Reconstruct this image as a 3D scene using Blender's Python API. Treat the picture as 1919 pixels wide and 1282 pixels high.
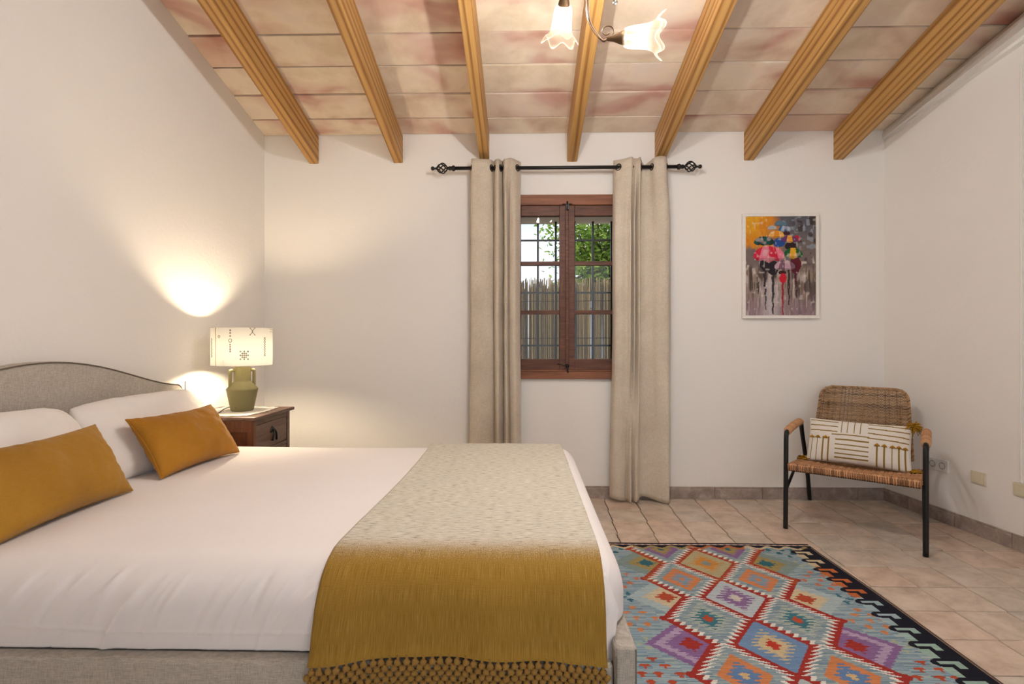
import bpy, bmesh, math, random
import numpy as np
from mathutils import Vector, Matrix, noise as mnoise

for _o in list(bpy.data.objects):
    bpy.data.objects.remove(_o, do_unlink=True)
SC = bpy.context.scene
COL = SC.collection
random.seed(7)
RNG = np.random.default_rng(7)

# ------------------------------------------------------------------ camera
F, CX, CY, H = 980.0, 959.5, 641.0, 1.12
TH = math.radians(1.25)
cam_d = bpy.data.cameras.new('camera')
cam = bpy.data.objects.new('camera', cam_d)
COL.objects.link(cam)
cam.location = (0, 0, H)
cam.rotation_euler = (math.pi / 2, 0, TH)
cam_d.sensor_width = 36.0
cam_d.lens = F / 1919.0 * 36.0
cam_d.clip_start = 0.02
SC.camera = cam

# ------------------------------------------------------------------ view
SC.view_settings.view_transform = 'Standard'
SC.view_settings.look = 'None'
SC.view_settings.exposure = 0.0
SC.view_settings.gamma = 1.0
SC.view_settings.use_curve_mapping = False
SC.cycles.max_bounces = 8
SC.cycles.diffuse_bounces = 5
SC.cycles.transparent_max_bounces = 12
SC.cycles.sample_clamp_indirect = 6.0
SC.cycles.caustics_reflective = False
SC.cycles.caustics_refractive = False

# ------------------------------------------------------------------ sky
world = bpy.data.worlds.new('sky')
SC.world = world
world.use_nodes = True
wn = world.node_tree
wn.nodes.clear()
w_out = wn.nodes.new('ShaderNodeOutputWorld')
w_bg = wn.nodes.new('ShaderNodeBackground')
w_tc = wn.nodes.new('ShaderNodeTexCoord')
w_no = wn.nodes.new('ShaderNodeTexNoise')
w_no.inputs['Scale'].default_value = 3.2
w_no.inputs['Detail'].default_value = 6
w_rp = wn.nodes.new('ShaderNodeValToRGB')
w_rp.color_ramp.elements[0].position = 0.40
w_rp.color_ramp.elements[0].color = (0.55, 0.74, 1.0, 1)
w_rp.color_ramp.elements[1].position = 0.56
w_rp.color_ramp.elements[1].color = (0.97, 0.98, 1.0, 1)
wn.links.new(w_tc.outputs['Generated'], w_no.inputs['Vector'])
wn.links.new(w_no.outputs['Fac'], w_rp.inputs['Fac'])
wn.links.new(w_rp.outputs['Color'], w_bg.inputs['Color'])
w_bg.inputs['Strength'].default_value = 1.5
wn.links.new(w_bg.outputs['Background'], w_out.inputs['Surface'])

# ------------------------------------------------------------------ lights
def light(name, kind, loc, energy, color, **kw):
    d = bpy.data.lights.new(name, kind)
    d.energy = energy
    d.color = color
    for k, v in kw.items():
        setattr(d, k, v)
    o = bpy.data.objects.new(name, d)
    o.location = loc
    COL.objects.link(o)
    return o

sun = light('sun', 'SUN', (-6, 8, 10), 3.6, (1.0, 0.95, 0.86), angle=0.02)
sun.rotation_euler = Vector((0.85, 0.12, -0.80)).to_track_quat('-Z', 'Y').to_euler()
# daylight entering by the tall glazed doorway in the wall behind the camera
day = light('doorway_daylight', 'AREA', (1.05, -1.62, 1.35), 13, (0.93, 0.96, 1.0), shape='RECTANGLE', size=2.3, size_y=2.3)
day.rotation_euler = (math.pi / 2, 0, 0)

# ------------------------------------------------------------------ pixel -> place
FWD = np.array([-math.sin(TH), math.cos(TH), 0.0])
RGT = np.array([math.cos(TH), math.sin(TH), 0.0])
UPV = np.array([0, 0, 1.0])
EYE = np.array([0, 0, H])
def ray(px, py):
    return FWD + RGT * ((px - CX) / F) + UPV * ((CY - py) / F)
def at_plane(px, py, p0, n):
    d = ray(px, py)
    t = np.dot(np.array(p0) - EYE, n) / np.dot(d, n)
    return EYE + d * t
def at_z(px, py, z): return at_plane(px, py, (0, 0, z), np.array([0, 0, 1.0]))
def at_y(px, py, y): return at_plane(px, py, (0, y, 0), np.array([0, 1.0, 0]))
def at_x(px, py, x): return at_plane(px, py, (x, 0, 0), np.array([1.0, 0, 0]))

# ------------------------------------------------------------------ mesh helpers
WM = {}
class MB:
    """collects shapes; build() links them as one mesh object"""
    def __init__(s):
        s.v, s.f, s.n, s.sm, s.cols = [], [], 0, [], None
    def add(s, verts, faces, smooth=False):
        verts = np.asarray(verts, float).reshape(-1, 3)
        s.v.append(verts)
        o = s.n
        for q in faces:
            s.f.append(tuple(int(i) + o for i in q))
            s.sm.append(smooth)
        s.n += len(verts)
        return s
    def obox(s, c, ax, ay, az):
        c, ax, ay, az = (np.asarray(k, float) for k in (c, ax, ay, az))
        vs = [c + i * ax + j * ay + k * az for k in (-1, 1) for j in (-1, 1) for i in (-1, 1)]
        fs = [(0, 2, 3, 1), (4, 5, 7, 6), (0, 1, 5, 4), (2, 6, 7, 3), (0, 4, 6, 2), (1, 3, 7, 5)]
        if np.dot(np.cross(ax, ay), az) < 0:
            fs = [q[::-1] for q in fs]
        return s.add(vs, fs)
    def box(s, a, b):
        a, b = np.minimum(a, b).astype(float), np.maximum(a, b).astype(float)
        h = (b - a) / 2
        return s.obox((a + b) / 2, (h[0], 0, 0), (0, h[1], 0), (0, 0, h[2]))
    def tube(s, path, r, n=8, caps=True, closed=False, flat=1.0):
        p = np.asarray(path, float)
        N = len(p)
        r = np.broadcast_to(np.asarray(r, float), (N,))
        if closed:
            t = np.roll(p, -1, 0) - np.roll(p, 1, 0)
        else:
            t = np.gradient(p, axis=0)
        t /= np.linalg.norm(t, axis=1)[:, None] + 1e-12
        ref = np.array([0, 0, 1.0]) if abs(t[0, 2]) < 0.8 else np.array([1.0, 0.3, 0])
        a = np.zeros_like(t)
        a0 = np.cross(t[0], ref)
        for i in range(N):                      # carry the frame along the path
            a0 = a0 - t[i] * (a0 @ t[i])
            a0 = a0 / (math.sqrt(a0 @ a0) + 1e-12)
            a[i] = a0
        b = np.cross(a, t)
        ph = np.arange(n) / n * 2 * math.pi
        vs = (p[:, None, :] + r[:, None, None] * (np.cos(ph)[None, :, None] * a[:, None, :] + flat * np.sin(ph)[None, :, None] * b[:, None, :])).reshape(-1, 3)
        fs = []
        M = N if closed else N - 1
        for i in range(M):
            k = ((i + 1) % N) * n
            for j in range(n):
                j2 = (j + 1) % n
                fs.append((i * n + j, i * n + j2, k + j2, k + j))
        s.add(vs, fs, True)
        if caps and not closed:
            o = s.n - len(vs)
            s.f.append(tuple(o + j for j in range(n))[::-1]); s.sm.append(False)
            s.f.append(tuple(o + (N - 1) * n + j for j in range(n))); s.sm.append(False)
        return s
    def lathe(s, prof, n=32, org=(0, 0, 0), ax=(0, 0, 1), rf=None, smooth=True, hf=None):
        """prof: (radius, height) list; rf(phi, t) scales radius, hf(phi,t) adds height"""
        ax = np.asarray(ax, float); ax /= np.linalg.norm(ax)
        ref = np.array([0, 0, 1.0]) if abs(ax[2]) < 0.9 else np.array([1.0, 0, 0])
        e1 = np.cross(ref, ax); e1 /= np.linalg.norm(e1)
        e2 = np.cross(ax, e1)
        N = len(prof)
        vs = []
        for i, (r, h) in enumerate(prof):
            t = i / (N - 1)
            for j in range(n):
                ph = j / n * 2 * math.pi
                rr = r * (rf(ph, t) if rf else 1)
                hh = h + (hf(ph, t) if hf else 0)
                vs.append(np.asarray(org) + ax * hh + rr * (math.cos(ph) * e1 + math.sin(ph) * e2))
        fs = []
        for i in range(N - 1):
            for j in range(n):
                j2 = (j + 1) % n
                fs.append((i * n + j, i * n + j2, (i + 1) * n + j2, (i + 1) * n + j))
        return s.add(vs, fs, smooth)
    def grid(s, P, smooth=True, flip=False, close_u=False):
        """P: (nu, nv, 3)"""
        nu, nv = P.shape[:2]
        i, j = np.meshgrid(np.arange(nu - 1), np.arange(nv - 1), indexing='ij')
        a = (i * nv + j).ravel()
        q = np.stack([a, a + nv, a + nv + 1, a + 1], 1)
        if flip: q = q[:, ::-1]
        return s.add(P.reshape(-1, 3), q, smooth)
    def build(s, name, mat, parent=None, bevel=0, origin=None, segs=2):
        v = np.concatenate(s.v) if s.v else np.zeros((0, 3))
        m = bpy.data.meshes.new(name)
        o = bpy.data.objects.new(name, m)
        COL.objects.link(o)
        if parent is not None:
            o.parent = parent
            w = WM[parent.name]
        else:
            if origin is None:
                lo, hi = v.min(0), v.max(0)
                origin = ((lo[0] + hi[0]) / 2, (lo[1] + hi[1]) / 2, lo[2])
            w = Matrix.Translation(Vector(origin))
            o.location = Vector(origin)
        WM[o.name] = w
        iw = np.array(w.inverted())
        v = v @ iw[:3, :3].T + iw[:3, 3]
        m.from_pydata(v.tolist(), [], s.f)
        m.polygons.foreach_set('use_smooth', s.sm)
        m.update()
        if mat is not None:
            m.materials.append(mat)
        if bevel:
            b = o.modifiers.new('bevel', 'BEVEL')
            b.width = bevel; b.segments = segs; b.limit_method = 'ANGLE'
            b.harden_normals = False
        return o

def empty(name, loc):
    o = bpy.data.objects.new(name, None)
    COL.objects.link(o)
    o.location = Vector(loc)
    o.empty_display_size = 0.1
    WM[o.name] = Matrix.Translation(Vector(loc))
    return o
def tag(o, label=None, cat=None, group=None, kind=None):
    if label: o['label'] = label
    if cat: o['category'] = cat
    if group: o['group'] = group
    if kind: o['kind'] = kind
    return o
def thing(name, loc, label, cat, group=None):
    return tag(empty(name, loc), label, cat, group)
def lerp(a, b, t): return a + (b - a) * t
def smooth(a, b, x):
    t = np.clip((x - a) / (b - a), 0, 1)
    return t * t * (3 - 2 * t)
def spline(pts, n):
    """Catmull-Rom through pts"""
    p = np.asarray(pts, float)
    p = np.vstack([2 * p[0] - p[1], p, 2 * p[-1] - p[-2]])
    out = []
    K = len(p) - 3
    for q in np.linspace(0, K - 1e-9, n):
        i = int(q); t = q - i
        a, b, c, d = p[i:i + 4]
        out.append(0.5 * ((2 * b) + (c - a) * t + (2 * a - 5 * b + 4 * c - d) * t * t + (3 * b - a - 3 * c + d) * t ** 3))
    return np.array(out)
def fbm(x, y, z=0.0, s=1.0):
    return mnoise.fractal(Vector((x * s, y * s, z * s)), 1.0, 2.0, 3)
def srgb(r, g, b):
    def c(u):
        u = u / 255.0
        return u / 12.92 if u <= 0.04045 else ((u + 0.055) / 1.055) ** 2.4
    return (c(r), c(g), c(b), 1.0)
def lin(rgb): return np.array(srgb(*rgb)[:3])

# ------------------------------------------------------------------ materials
class NT:
    def __init__(s, name):
        s.m = bpy.data.materials.new(name)
        s.m.use_nodes = True
        s.t = s.m.node_tree
        s.t.nodes.clear()
        s.out = s.t.nodes.new('ShaderNodeOutputMaterial')
    def n(s, typ, props=None, **ins):
        nd = s.t.nodes.new('ShaderNode' + typ)
        for k, v in (props or {}).items(): setattr(nd, k, v)
        for k, v in ins.items():
            key = k.replace('_', ' ')
            sock = nd.inputs[int(k[1:])] if (k[0] == 'i' and k[1:].isdigit()) else nd.inputs[key]
            if isinstance(v, bpy.types.NodeSocket): s.t.links.new(v, sock)
            else: sock.default_value = v
        return nd
    def ramp(s, fac, stops):
        nd = s.t.nodes.new('ShaderNodeValToRGB')
        cr = nd.color_ramp
        while len(cr.elements) < len(stops): cr.elements.new(0.5)
        for e, (p, c) in zip(cr.elements, stops):
            e.position = p; e.color = c if len(c) == 4 else (*c, 1)
        s.t.links.new(fac, nd.inputs['Fac'])
        return nd.outputs['Color']
    def mix(s, fac, a, b, mode='MIX'):
        nd = s.t.nodes.new('ShaderNodeMix')
        nd.data_type = 'RGBA'; nd.blend_type = mode
        for sock, v in ((nd.inputs[0], fac), (nd.inputs[6], a), (nd.inputs[7], b)):
            if isinstance(v, bpy.types.NodeSocket): s.t.links.new(v, sock)
            else: sock.default_value = v
        return nd.outputs[2]
    def coords(s, kind='Object', scale=(1, 1, 1), rand=0.0):
        tc = s.n('TexCoord')
        mp = s.n('Mapping', Vector=tc.outputs[kind])
        mp.inputs['Scale'].default_value = scale
        if rand:
            oi = s.n('ObjectInfo')
            ml = s.n('Math', {'operation': 'MULTIPLY'}, i0=oi.outputs['Random'], i1=rand)
            cb = s.n('CombineXYZ', X=ml.outputs[0], Y=ml.outputs[0], Z=ml.outputs[0])
            s.t.links.new(cb.outputs[0], mp.inputs['Location'])
        return mp.outputs[0]
    def noise(s, vec, scale, detail=4, rough=0.55, dist=0.0):
        return s.n('TexNoise', Vector=vec, Scale=scale, Detail=detail, Roughness=rough, Distortion=dist).outputs['Fac']
    def bump(s, height, strength=0.2, dist=0.01):
        return s.n('Bump', Height=height, Strength=strength, Distance=dist).outputs['Normal']
    def done(s, color, rough=0.6, normal=None, spec=0.4, metallic=0.0, sheen=0.0, **kw):
        b = s.n('BsdfPrincipled')
        def put(k, v):
            if isinstance(v, bpy.types.NodeSocket): s.t.links.new(v, b.inputs[k])
            else: b.inputs[k].default_value = v
        put('Base Color', color); put('Roughness', rough); put('Specular IOR Level', spec); put('Metallic', metallic)
        if sheen: put('Sheen Weight', sheen); put('Sheen Roughness', 0.4)
        if normal is not None: put('Normal', normal)
        for k, v in kw.items(): put(k.replace('_', ' '), v)
        s.t.links.new(b.outputs[0], s.out.inputs['Surface'])
        return s.m

def flat(name, rgb, rough=0.6, **kw):
    t = NT(name)
    v = t.coords('Object')
    nz = t.noise(v, 40, 3)
    c = t.mix(nz, tuple(x * 0.9 for x in srgb(*rgb)[:3]) + (1,), tuple(min(1, x * 1.08) for x in srgb(*rgb)[:3]) + (1,))
    return t.done(c, rough, **kw)

M = {}
def m_plaster():
    t = NT('plaster')
    v = t.coords('Object')
    a = t.noise(v, 0.8, 3); b = t.noise(v, 55, 5, 0.6); c = t.noise(v, 7, 4)
    col = t.mix(a, srgb(240, 237, 232), srgb(236, 232, 227))
    hh = t.n('Math', {'operation': 'ADD'}, i0=b, i1=c).outputs[0]
    return t.done(col, 0.92, t.bump(hh, 0.22, 0.006), spec=0.2)
M['plaster'] = m_plaster()

def m_clay():
    t = NT('clay_tile')
    v = t.coords('Object', (1.0, 1.6, 1), 37.0)
    big = t.noise(v, 2.1, 2, 0.5, 0.5)
    med = t.noise(t.coords('Object', (1.0, 1.0, 1), 19.0), 4.2, 4, 0.6, 0.3)
    fine = t.noise(t.coords('Object', (1, 1, 1), 11.0), 45, 4)
    cream = t.ramp(med, [(0.3, srgb(216, 200, 176)), (0.52, srgb(233, 220, 200)), (0.72, srgb(226, 214, 202))])
    red = t.ramp(med, [(0.3, srgb(176, 126, 114)), (0.7, srgb(206, 162, 148))])
    fac = t.ramp(big, [(0.46, (0, 0, 0, 1)), (0.56, (0.25, 0.25, 0.25, 1)), (0.64, (0.75, 0.75, 0.75, 1)), (0.74, (0.95, 0.95, 0.95, 1))])
    c = t.mix(fac, cream, red)
    ri = t.n('ObjectInfo').outputs['Random']
    tint = t.ramp(ri, [(0.0, (1, 0.98, 0.94, 1)), (0.4, (0.98, 0.93, 0.92, 1)), (0.75, (1, 0.97, 0.93, 1)), (0.9, (0.95, 0.86, 0.83, 1)), (1.0, (0.84, 0.66, 0.62, 1))])
    c = t.mix(1.0, c, tint, 'MULTIPLY')
    return t.done(c, 0.85, t.bump(fine, 0.15, 0.004), spec=0.2)
M['clay'] = m_clay()

def m_pine():
    t = NT('pine')
    v = t.coords('Object', (1, 0.055, 1), 23.0)
    w = t.n('TexWave', {'wave_type': 'RINGS', 'rings_direction': 'Y'}, Vector=v, Scale=9.5, Distortion=4.2, Detail=2.0)
    w.inputs['Detail Scale'].default_value = 1.1
    g = t.noise(t.coords('Object', (120, 2.5, 120), 5.0), 1.0, 4)
    c = t.ramp(w.outputs['Fac'], [(0.0, srgb(198, 156, 96)), (0.6, srgb(188, 144, 82)), (0.88, srgb(156, 110, 58)), (1.0, srgb(126, 82, 44))])
    c = t.mix(0.3, c, t.ramp(g, [(0.35, srgb(154, 108, 58)), (0.65, srgb(206, 166, 108))]))
    ri = t.n('ObjectInfo').outputs['Random']
    c = t.mix(1.0, c, t.ramp(ri, [(0, (0.94, 0.9, 0.82, 1)), (1, (1, 1, 1, 1))]), 'MULTIPLY')
    return t.done(c, 0.5, t.bump(g, 0.1, 0.002), spec=0.3)
M['pine'] = m_pine()

def m_wood(name, a, b, rough=0.5, sc=(40, 3, 3), spec=0.35):
    t = NT(name)
    g = t.noise(t.coords('Object', sc, 7.0), 1.0, 5, 0.6, 0.6)
    c = t.ramp(g, [(0.3, srgb(*a)), (0.7, srgb(*b))])
    return t.done(c, rough, t.bump(g, 0.12, 0.002), spec=spec)
M['winwood'] = m_wood('window_wood', (74, 44, 34), (118, 76, 56), 0.5, (6, 6, 60))
M['winwood_l'] = m_wood('window_wood_light', (112, 68, 46), (150, 98, 68), 0.5, (3, 40, 40))
M['darkwood'] = m_wood('walnut', (66, 46, 36), (112, 84, 68), 0.45, (25, 3, 25))
M['darkwood_red'] = m_wood('walnut_red', (70, 36, 20), (116, 66, 36), 0.42, (25, 25, 3))

def m_floor():
    t = NT('terracotta_tile')
    v = t.coords('Object', (1, 1, 1), 61.0)
    a = t.noise(v, 9, 5, 0.65, 0.4); b = t.noise(v, 55, 4)
    c = t.ramp(a, [(0.28, srgb(176, 162, 148)), (0.5, srgb(204, 190, 175)), (0.72, srgb(220, 208, 195))])
    ri = t.n('ObjectInfo').outputs['Random']
    tint = t.ramp(ri, [(0, (0.90, 0.92, 0.94, 1)), (0.5, (1, 0.97, 0.94, 1)), (1, (1.03, 0.93, 0.88, 1))])
    c = t.mix(1.0, c, tint, 'MULTIPLY')
    r = t.ramp(b, [(0.3, (0.36, 0.36, 0.36, 1)), (0.7, (0.52, 0.52, 0.52, 1))])
    return t.done(c, r, t.bump(a, 0.12, 0.004), spec=0.4)
M['floor'] = m_floor()
def m_grout():
    t = NT('grout')
    v = t.coords('Object')
    c = t.ramp(t.noise(v, 2.2, 4), [(0.42, srgb(58, 50, 44)), (0.68, srgb(126, 110, 98))])
    return t.done(c, 0.9, spec=0.1)
M['grout'] = m_grout()
M['mortar'] = flat('dark_mortar', (92, 76, 62), 0.95, spec=0.1)
def m_skirt():
    t = NT('skirting_stoneware')
    v = t.coords('Object', (1, 1, 1), 31.0)
    a = t.noise(v, 14, 5, 0.65, 0.5)
    c = t.ramp(a, [(0.3, srgb(132, 118, 110)), (0.55, srgb(160, 145, 136)), (0.75, srgb(188, 175, 166))])
    return t.done(c, 0.5, t.bump(a, 0.1, 0.003), spec=0.4)
M['skirt'] = m_skirt()

def m_cloth(name, a, b, weave=900, rough=0.9, bump=0.25, sheen=0.15, slub=0.5, spec=0.15):
    t = NT(name)
    tc = t.coords('Object')
    h = t.noise(t.coords('Object', (weave * 0.08, weave * 0.08, weave * 0.9)), 1.0, 2)
    w = t.noise(t.coords('Object', (weave * 0.9, weave * 0.9, weave * 0.08)), 1.0, 2)
    s = t.n('Math', {'operation': 'ADD'}, i0=h, i1=w).outputs[0]
    s = t.n('Math', {'operation': 'MULTIPLY'}, i0=s, i1=0.5).outputs[0]
    big = t.noise(tc, 3.0, 3)
    sb = t.mix(slub, big, s)
    c = t.ramp(sb, [(0.36, srgb(*a)), (0.64, srgb(*b))])
    return t.done(c, rough, t.bump(s, bump, 0.002), spec=spec, sheen=sheen)
M['curtain'] = m_cloth('curtain_linen', (184, 171, 153), (220, 209, 192), 520, slub=0.6)
M['upholstery'] = m_cloth('bed_linen_upholstery', (152, 145, 134), (196, 189, 178), 700, slub=0.8)
M['piping'] = flat('dark_piping', (108, 98, 86), 0.8)
M['sheet'] = m_cloth('white_cotton', (236, 230, 228), (240, 235, 233), 900, bump=0.04, sheen=0.05)
M['pillowcase'] = m_cloth('white_pillowcase', (232, 227, 222), (238, 233, 229), 900, bump=0.05, sheen=0.05)
M['velvet'] = m_cloth('mustard_velvet', (146, 104, 34), (170, 126, 46), 600, bump=0.08, sheen=0.15, slub=0.35, rough=0.8)
M['velvet_b'] = m_cloth('ochre_velvet', (152, 102, 30), (174, 122, 40), 600, bump=0.08, sheen=0.15, slub=0.35, rough=0.8)
M['doily'] = m_cloth('white_crochet', (232, 226, 214), (246, 240, 230), 400, bump=0.5)

def m_throw():
    t = NT('throw_weave')
    uv = t.n('TexCoord').outputs['UV']
    sep = t.n('SeparateXYZ', Vector=uv)
    mp = t.n('Mapping', Vector=uv); mp.inputs['Scale'].default_value = (34, 420, 1)
    mq = t.n('Mapping', Vector=uv); mq.inputs['Scale'].default_value = (620, 34, 1)
    mr = t.n('Mapping', Vector=uv); mr.inputs['Scale'].default_value = (420, 900, 1)
    nh = t.noise(mp.outputs[0], 1.0, 3); nv = t.noise(mq.outputs[0], 1.0, 3); ng = t.noise(mr.outputs[0], 1.0, 4)
    cream = t.ramp(nh, [(0.30, srgb(122, 112, 96)), (0.40, srgb(194, 187, 170)), (0.58, srgb(214, 208, 194)), (0.75, srgb(228, 224, 212))])
    must = t.ramp(nv, [(0.28, srgb(140, 106, 40)), (0.5, srgb(158, 123, 52)), (0.66, srgb(170, 136, 66)), (0.8, srgb(198, 168, 108))])
    e = t.n('Math', {'operation': 'MULTIPLY_ADD'}, i0=ng, i1=0.17, i2=sep.outputs['Y']).outputs[0]
    fac = t.ramp(e, [(0.918, (0, 0, 0, 1)), (0.955, (1, 1, 1, 1))])
    c = t.mix(fac, cream, must)
    hh = t.n('Math', {'operation': 'ADD'}, i0=nh, i1=nv).outputs[0]
    hh = t.n('Math', {'operation': 'ADD'}, i0=hh, i1=ng).outputs[0]
    return t.done(c, 0.95, t.bump(hh, 0.45, 0.003), spec=0.1, sheen=0.1)
M['throw'] = m_throw()
M['yarn'] = flat('mustard_yarn', (150, 116, 62), 0.95, spec=0.1)
M['tassel'] = flat('mustard_tassel', (172, 128, 40), 0.95, spec=0.1)

def m_attr(name, rough=0.9, bump=0.3, sc=(60, 400, 60), spec=0.15):
    t = NT(name)
    a = t.n('Attribute', {'attribute_name': 'Col'})
    g = t.noise(t.coords('Object', sc), 1.0, 3)
    c = t.mix(0.22, a.outputs['Color'], t.ramp(g, [(0.3, (0.2, 0.2, 0.2, 1)), (0.7, (1, 1, 1, 1))]), 'MULTIPLY')
    return t.done(c, rough, t.bump(g, bump, 0.003), spec=spec)
M['rug'] = m_attr('kilim_wool')
M['print'] = m_attr('painted_print', 0.55, 0.1, (60, 60, 60), 0.3)
M['cushion_print'] = m_attr('striped_cotton', 0.9, 0.15, (300, 300, 300))

M['iron'] = flat('black_iron', (18, 17, 18), 0.42, spec=0.4)
M['brass'] = flat('aged_brass', (104, 80, 56), 0.5, metallic=0.5)
M['darkmetal'] = flat('dark_bronze', (60, 52, 44), 0.45, metallic=0.6)
M['chrome'] = flat('polished_steel', (200, 200, 200), 0.15, metallic=1.0)
M['ceramic'] = flat('olive_ceramic', (118, 112, 76), 0.6, spec=0.35)
M['white_plastic'] = flat('white_plastic', (232, 230, 226), 0.4)
M['beige_plastic'] = flat('beige_plastic', (214, 204, 178), 0.45)
M['socket_hole'] = flat('socket_dark', (70, 68, 66), 0.6)
M['socket_well_shade'] = flat('socket_well_shade', (176, 174, 170), 0.5)  # plastic greyed so the shade inside the recess is in its colour
M['frame_white'] = flat('white_frame', (236, 232, 226), 0.5)
M['cable'] = flat('black_cable', (20, 19, 18), 0.5)
def m_wicker(name, a, b):
    t = NT(name)
    v = t.coords('Object')
    g = t.noise(v, 26, 3); f2 = t.noise(v, 160, 3)
    isl = t.n('NewGeometry').outputs['Random Per Island']
    c = t.ramp(t.mix(0.45, t.mix(0.5, g, f2), isl), [(0.28, srgb(*a)), (0.66, srgb(*b))])
    return t.done(c, 0.6, spec=0.3)
M['wicker'] = m_wicker('rattan', (112, 82, 56), (186, 150, 110))
M['wicker_seat'] = m_wicker('rattan_seat', (124, 86, 58), (204, 154, 112))
M['rattan_wrap'] = m_wicker('rattan_wrap', (168, 122, 84), (206, 160, 118))
M['reed'] = m_wicker('dry_reed', (70, 56, 36), (168, 142, 96))
M['bark'] = flat('bark', (78, 62, 50), 0.9)
M['ground'] = flat('dry_ground', (140, 124, 96), 0.95)
def m_leaf():
    t = NT('leaf')
    ge = t.n('NewGeometry')
    rnd = ge.outputs['Random Per Island']
    c = t.ramp(rnd, [(0, srgb(74, 104, 40)), (0.5, srgb(122, 156, 62)), (1, srgb(178, 200, 100))])
    d = t.n('BsdfDiffuse', Color=c); tr = t.n('BsdfTranslucent', Color=c)
    mx = t.n('MixShader', i0=0.45, i1=d.outputs[0], i2=tr.outputs[0])
    t.t.links.new(mx.outputs[0], t.out.inputs['Surface'])
    return t.m
M['leaf'] = m_leaf()
def m_pane():
    t = NT('window_glass')
    fr = t.n('Fresnel', IOR=1.28)
    tr = t.n('BsdfTransparent'); gl = t.n('BsdfGlossy', Roughness=0.0)
    mx = t.n('MixShader', i0=fr.outputs[0], i1=tr.outputs[0], i2=gl.outputs[0])
    t.t.links.new(mx.outputs[0], t.out.inputs['Surface'])
    return t.m
M['pane'] = m_pane()
def m_frost():
    t = NT('frosted_glass')
    tr = t.n('BsdfTransparent', Color=(0.99, 0.97, 0.94, 1)); tl = t.n('BsdfTranslucent', Color=(0.85, 0.72, 0.5, 1))
    di = t.n('BsdfDiffuse', Color=(0.55, 0.53, 0.5, 1)); gl = t.n('BsdfGlossy', Color=(0.5, 0.5, 0.5, 1), Roughness=0.25)
    lw = t.n('LayerWeight', Blend=0.3)
    rim = t.n('Math', {'operation': 'MULTIPLY'}, i0=t.n('Math', {'operation': 'POWER'}, i0=lw.outputs['Facing'], i1=2.0).outputs[0], i1=0.02).outputs[0]
    sc = t.n('MixShader', i0=0.4, i1=tl.outputs[0], i2=di.outputs[0])
    at = t.n('Attribute', {'attribute_name': 'frosting'}).outputs['Fac']
    a = t.n('MixShader', i0=at, i1=tr.outputs[0], i2=sc.outputs[0])
    e = t.n('MixShader', i0=0.12, i1=di.outputs[0], i2=gl.outputs[0])
    c = t.n('MixShader', i0=rim, i1=a.outputs[0], i2=e.outputs[0])
    t.t.links.new(c.outputs[0], t.out.inputs['Surface'])
    return t.m
M['frost'] = m_frost()
def m_shade():
    t = NT('lamp_shade_fabric')
    tl = t.n('BsdfTranslucent', Color=(0.066, 0.064, 0.060, 1)); di = t.n('BsdfDiffuse', Color=(0.84, 0.81, 0.76, 1))
    a = t.n('MixShader', i0=0.45, i1=tl.outputs[0], i2=di.outputs[0])
    t.t.links.new(a.outputs[0], t.out.inputs['Surface'])
    return t.m
M['shade'] = m_shade()
def m_emit(name, col, st):
    t = NT(name)
    e = t.n('Emission', Color=(*col, 1), Strength=st)
    t.t.links.new(e.outputs[0], t.out.inputs['Surface'])
    return t.m
M['bulb'] = m_emit('lit_bulb', (1.0, 0.99, 1.0), 2300.0)
M['bulb_lamp'] = m_emit('lit_lamp_bulb', (1.0, 0.81, 0.55), 800.0)
M['stitch'] = flat('olive_stitch', (84, 76, 52), 0.9)
M['stitch_rust'] = flat('rust_stitch', (120, 78, 48), 0.9)

# ================================================================== THE ROOM
D = 3.77                                   # inner face of the window wall
YF = -1.6                                  # wall behind the camera
XL = float(at_y(496, 600, D)[0])
ZC, SL = 2.62, 0.25                        # ceiling height at the window wall, rise per metre towards the camera
def zceil(y): return ZC + SL * (D - y)
RA = at_z(1664, 939.5, 0.0); RB = at_z(1919, 1036, 0.0)
rdir = (RB - RA) / np.linalg.norm(RB - RA)          # the right wall runs a little askew
rnrm = np.array([-rdir[1], rdir[0], 0.0])
if rnrm[0] > 0: rnrm = -rnrm                        # points into the room
def xright(y): return float(RA[0] + (y - RA[1]) / rdir[1] * rdir[0])
def on_right(px, py, off=0.0): return at_plane(px, py, RA + rnrm * off, rnrm)
ZT = 4.3

# window opening
WXC = float(at_y(1062.5, 600, D)[0])
WHW = 0.43
WZ1 = float(at_y(1062, 366.5, D)[2]); WZ0 = float(at_y(1062, 710, D)[2])
OX0, OX1, OZ0, OZ1 = WXC - 0.40, WXC + 0.40, WZ0 + 0.05, 2.045
YO = 4.11
XR0 = xright(D)
b = MB()
b.box((XL - .3, D, -.1), (OX0, YO, ZC + .06)).box((OX1, D, -.1), (XR0 + .35, YO, ZC + .06))
b.box((OX0, D, -.1), (OX1, YO, OZ0)).box((OX0, D, OZ1), (OX1, YO, ZC + .06))
tag(b.build('wall_back', M['plaster']), 'warm white plaster wall with the window', kind='structure')
b = MB().box((XL - .3, YF - .3, -.1), (XL, D, ZT))
tag(b.build('wall_left', M['plaster']), 'warm white textured plaster wall behind the headboard', kind='structure')
pA, pB = np.array([XR0, D, 0]), np.array([xright(YF), YF, 0])
ctr = (pA + pB) / 2 - rnrm * .15
b = MB().obox(ctr + np.array([0, 0, 2.1]), (pB - pA) / 2 * 1.04, rnrm * .15, (0, 0, 2.2))
tag(b.build('wall_right', M['plaster']), 'warm white plaster wall beside the rattan chair', kind='structure')
b = MB()
xr = xright(YF) + .3
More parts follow.
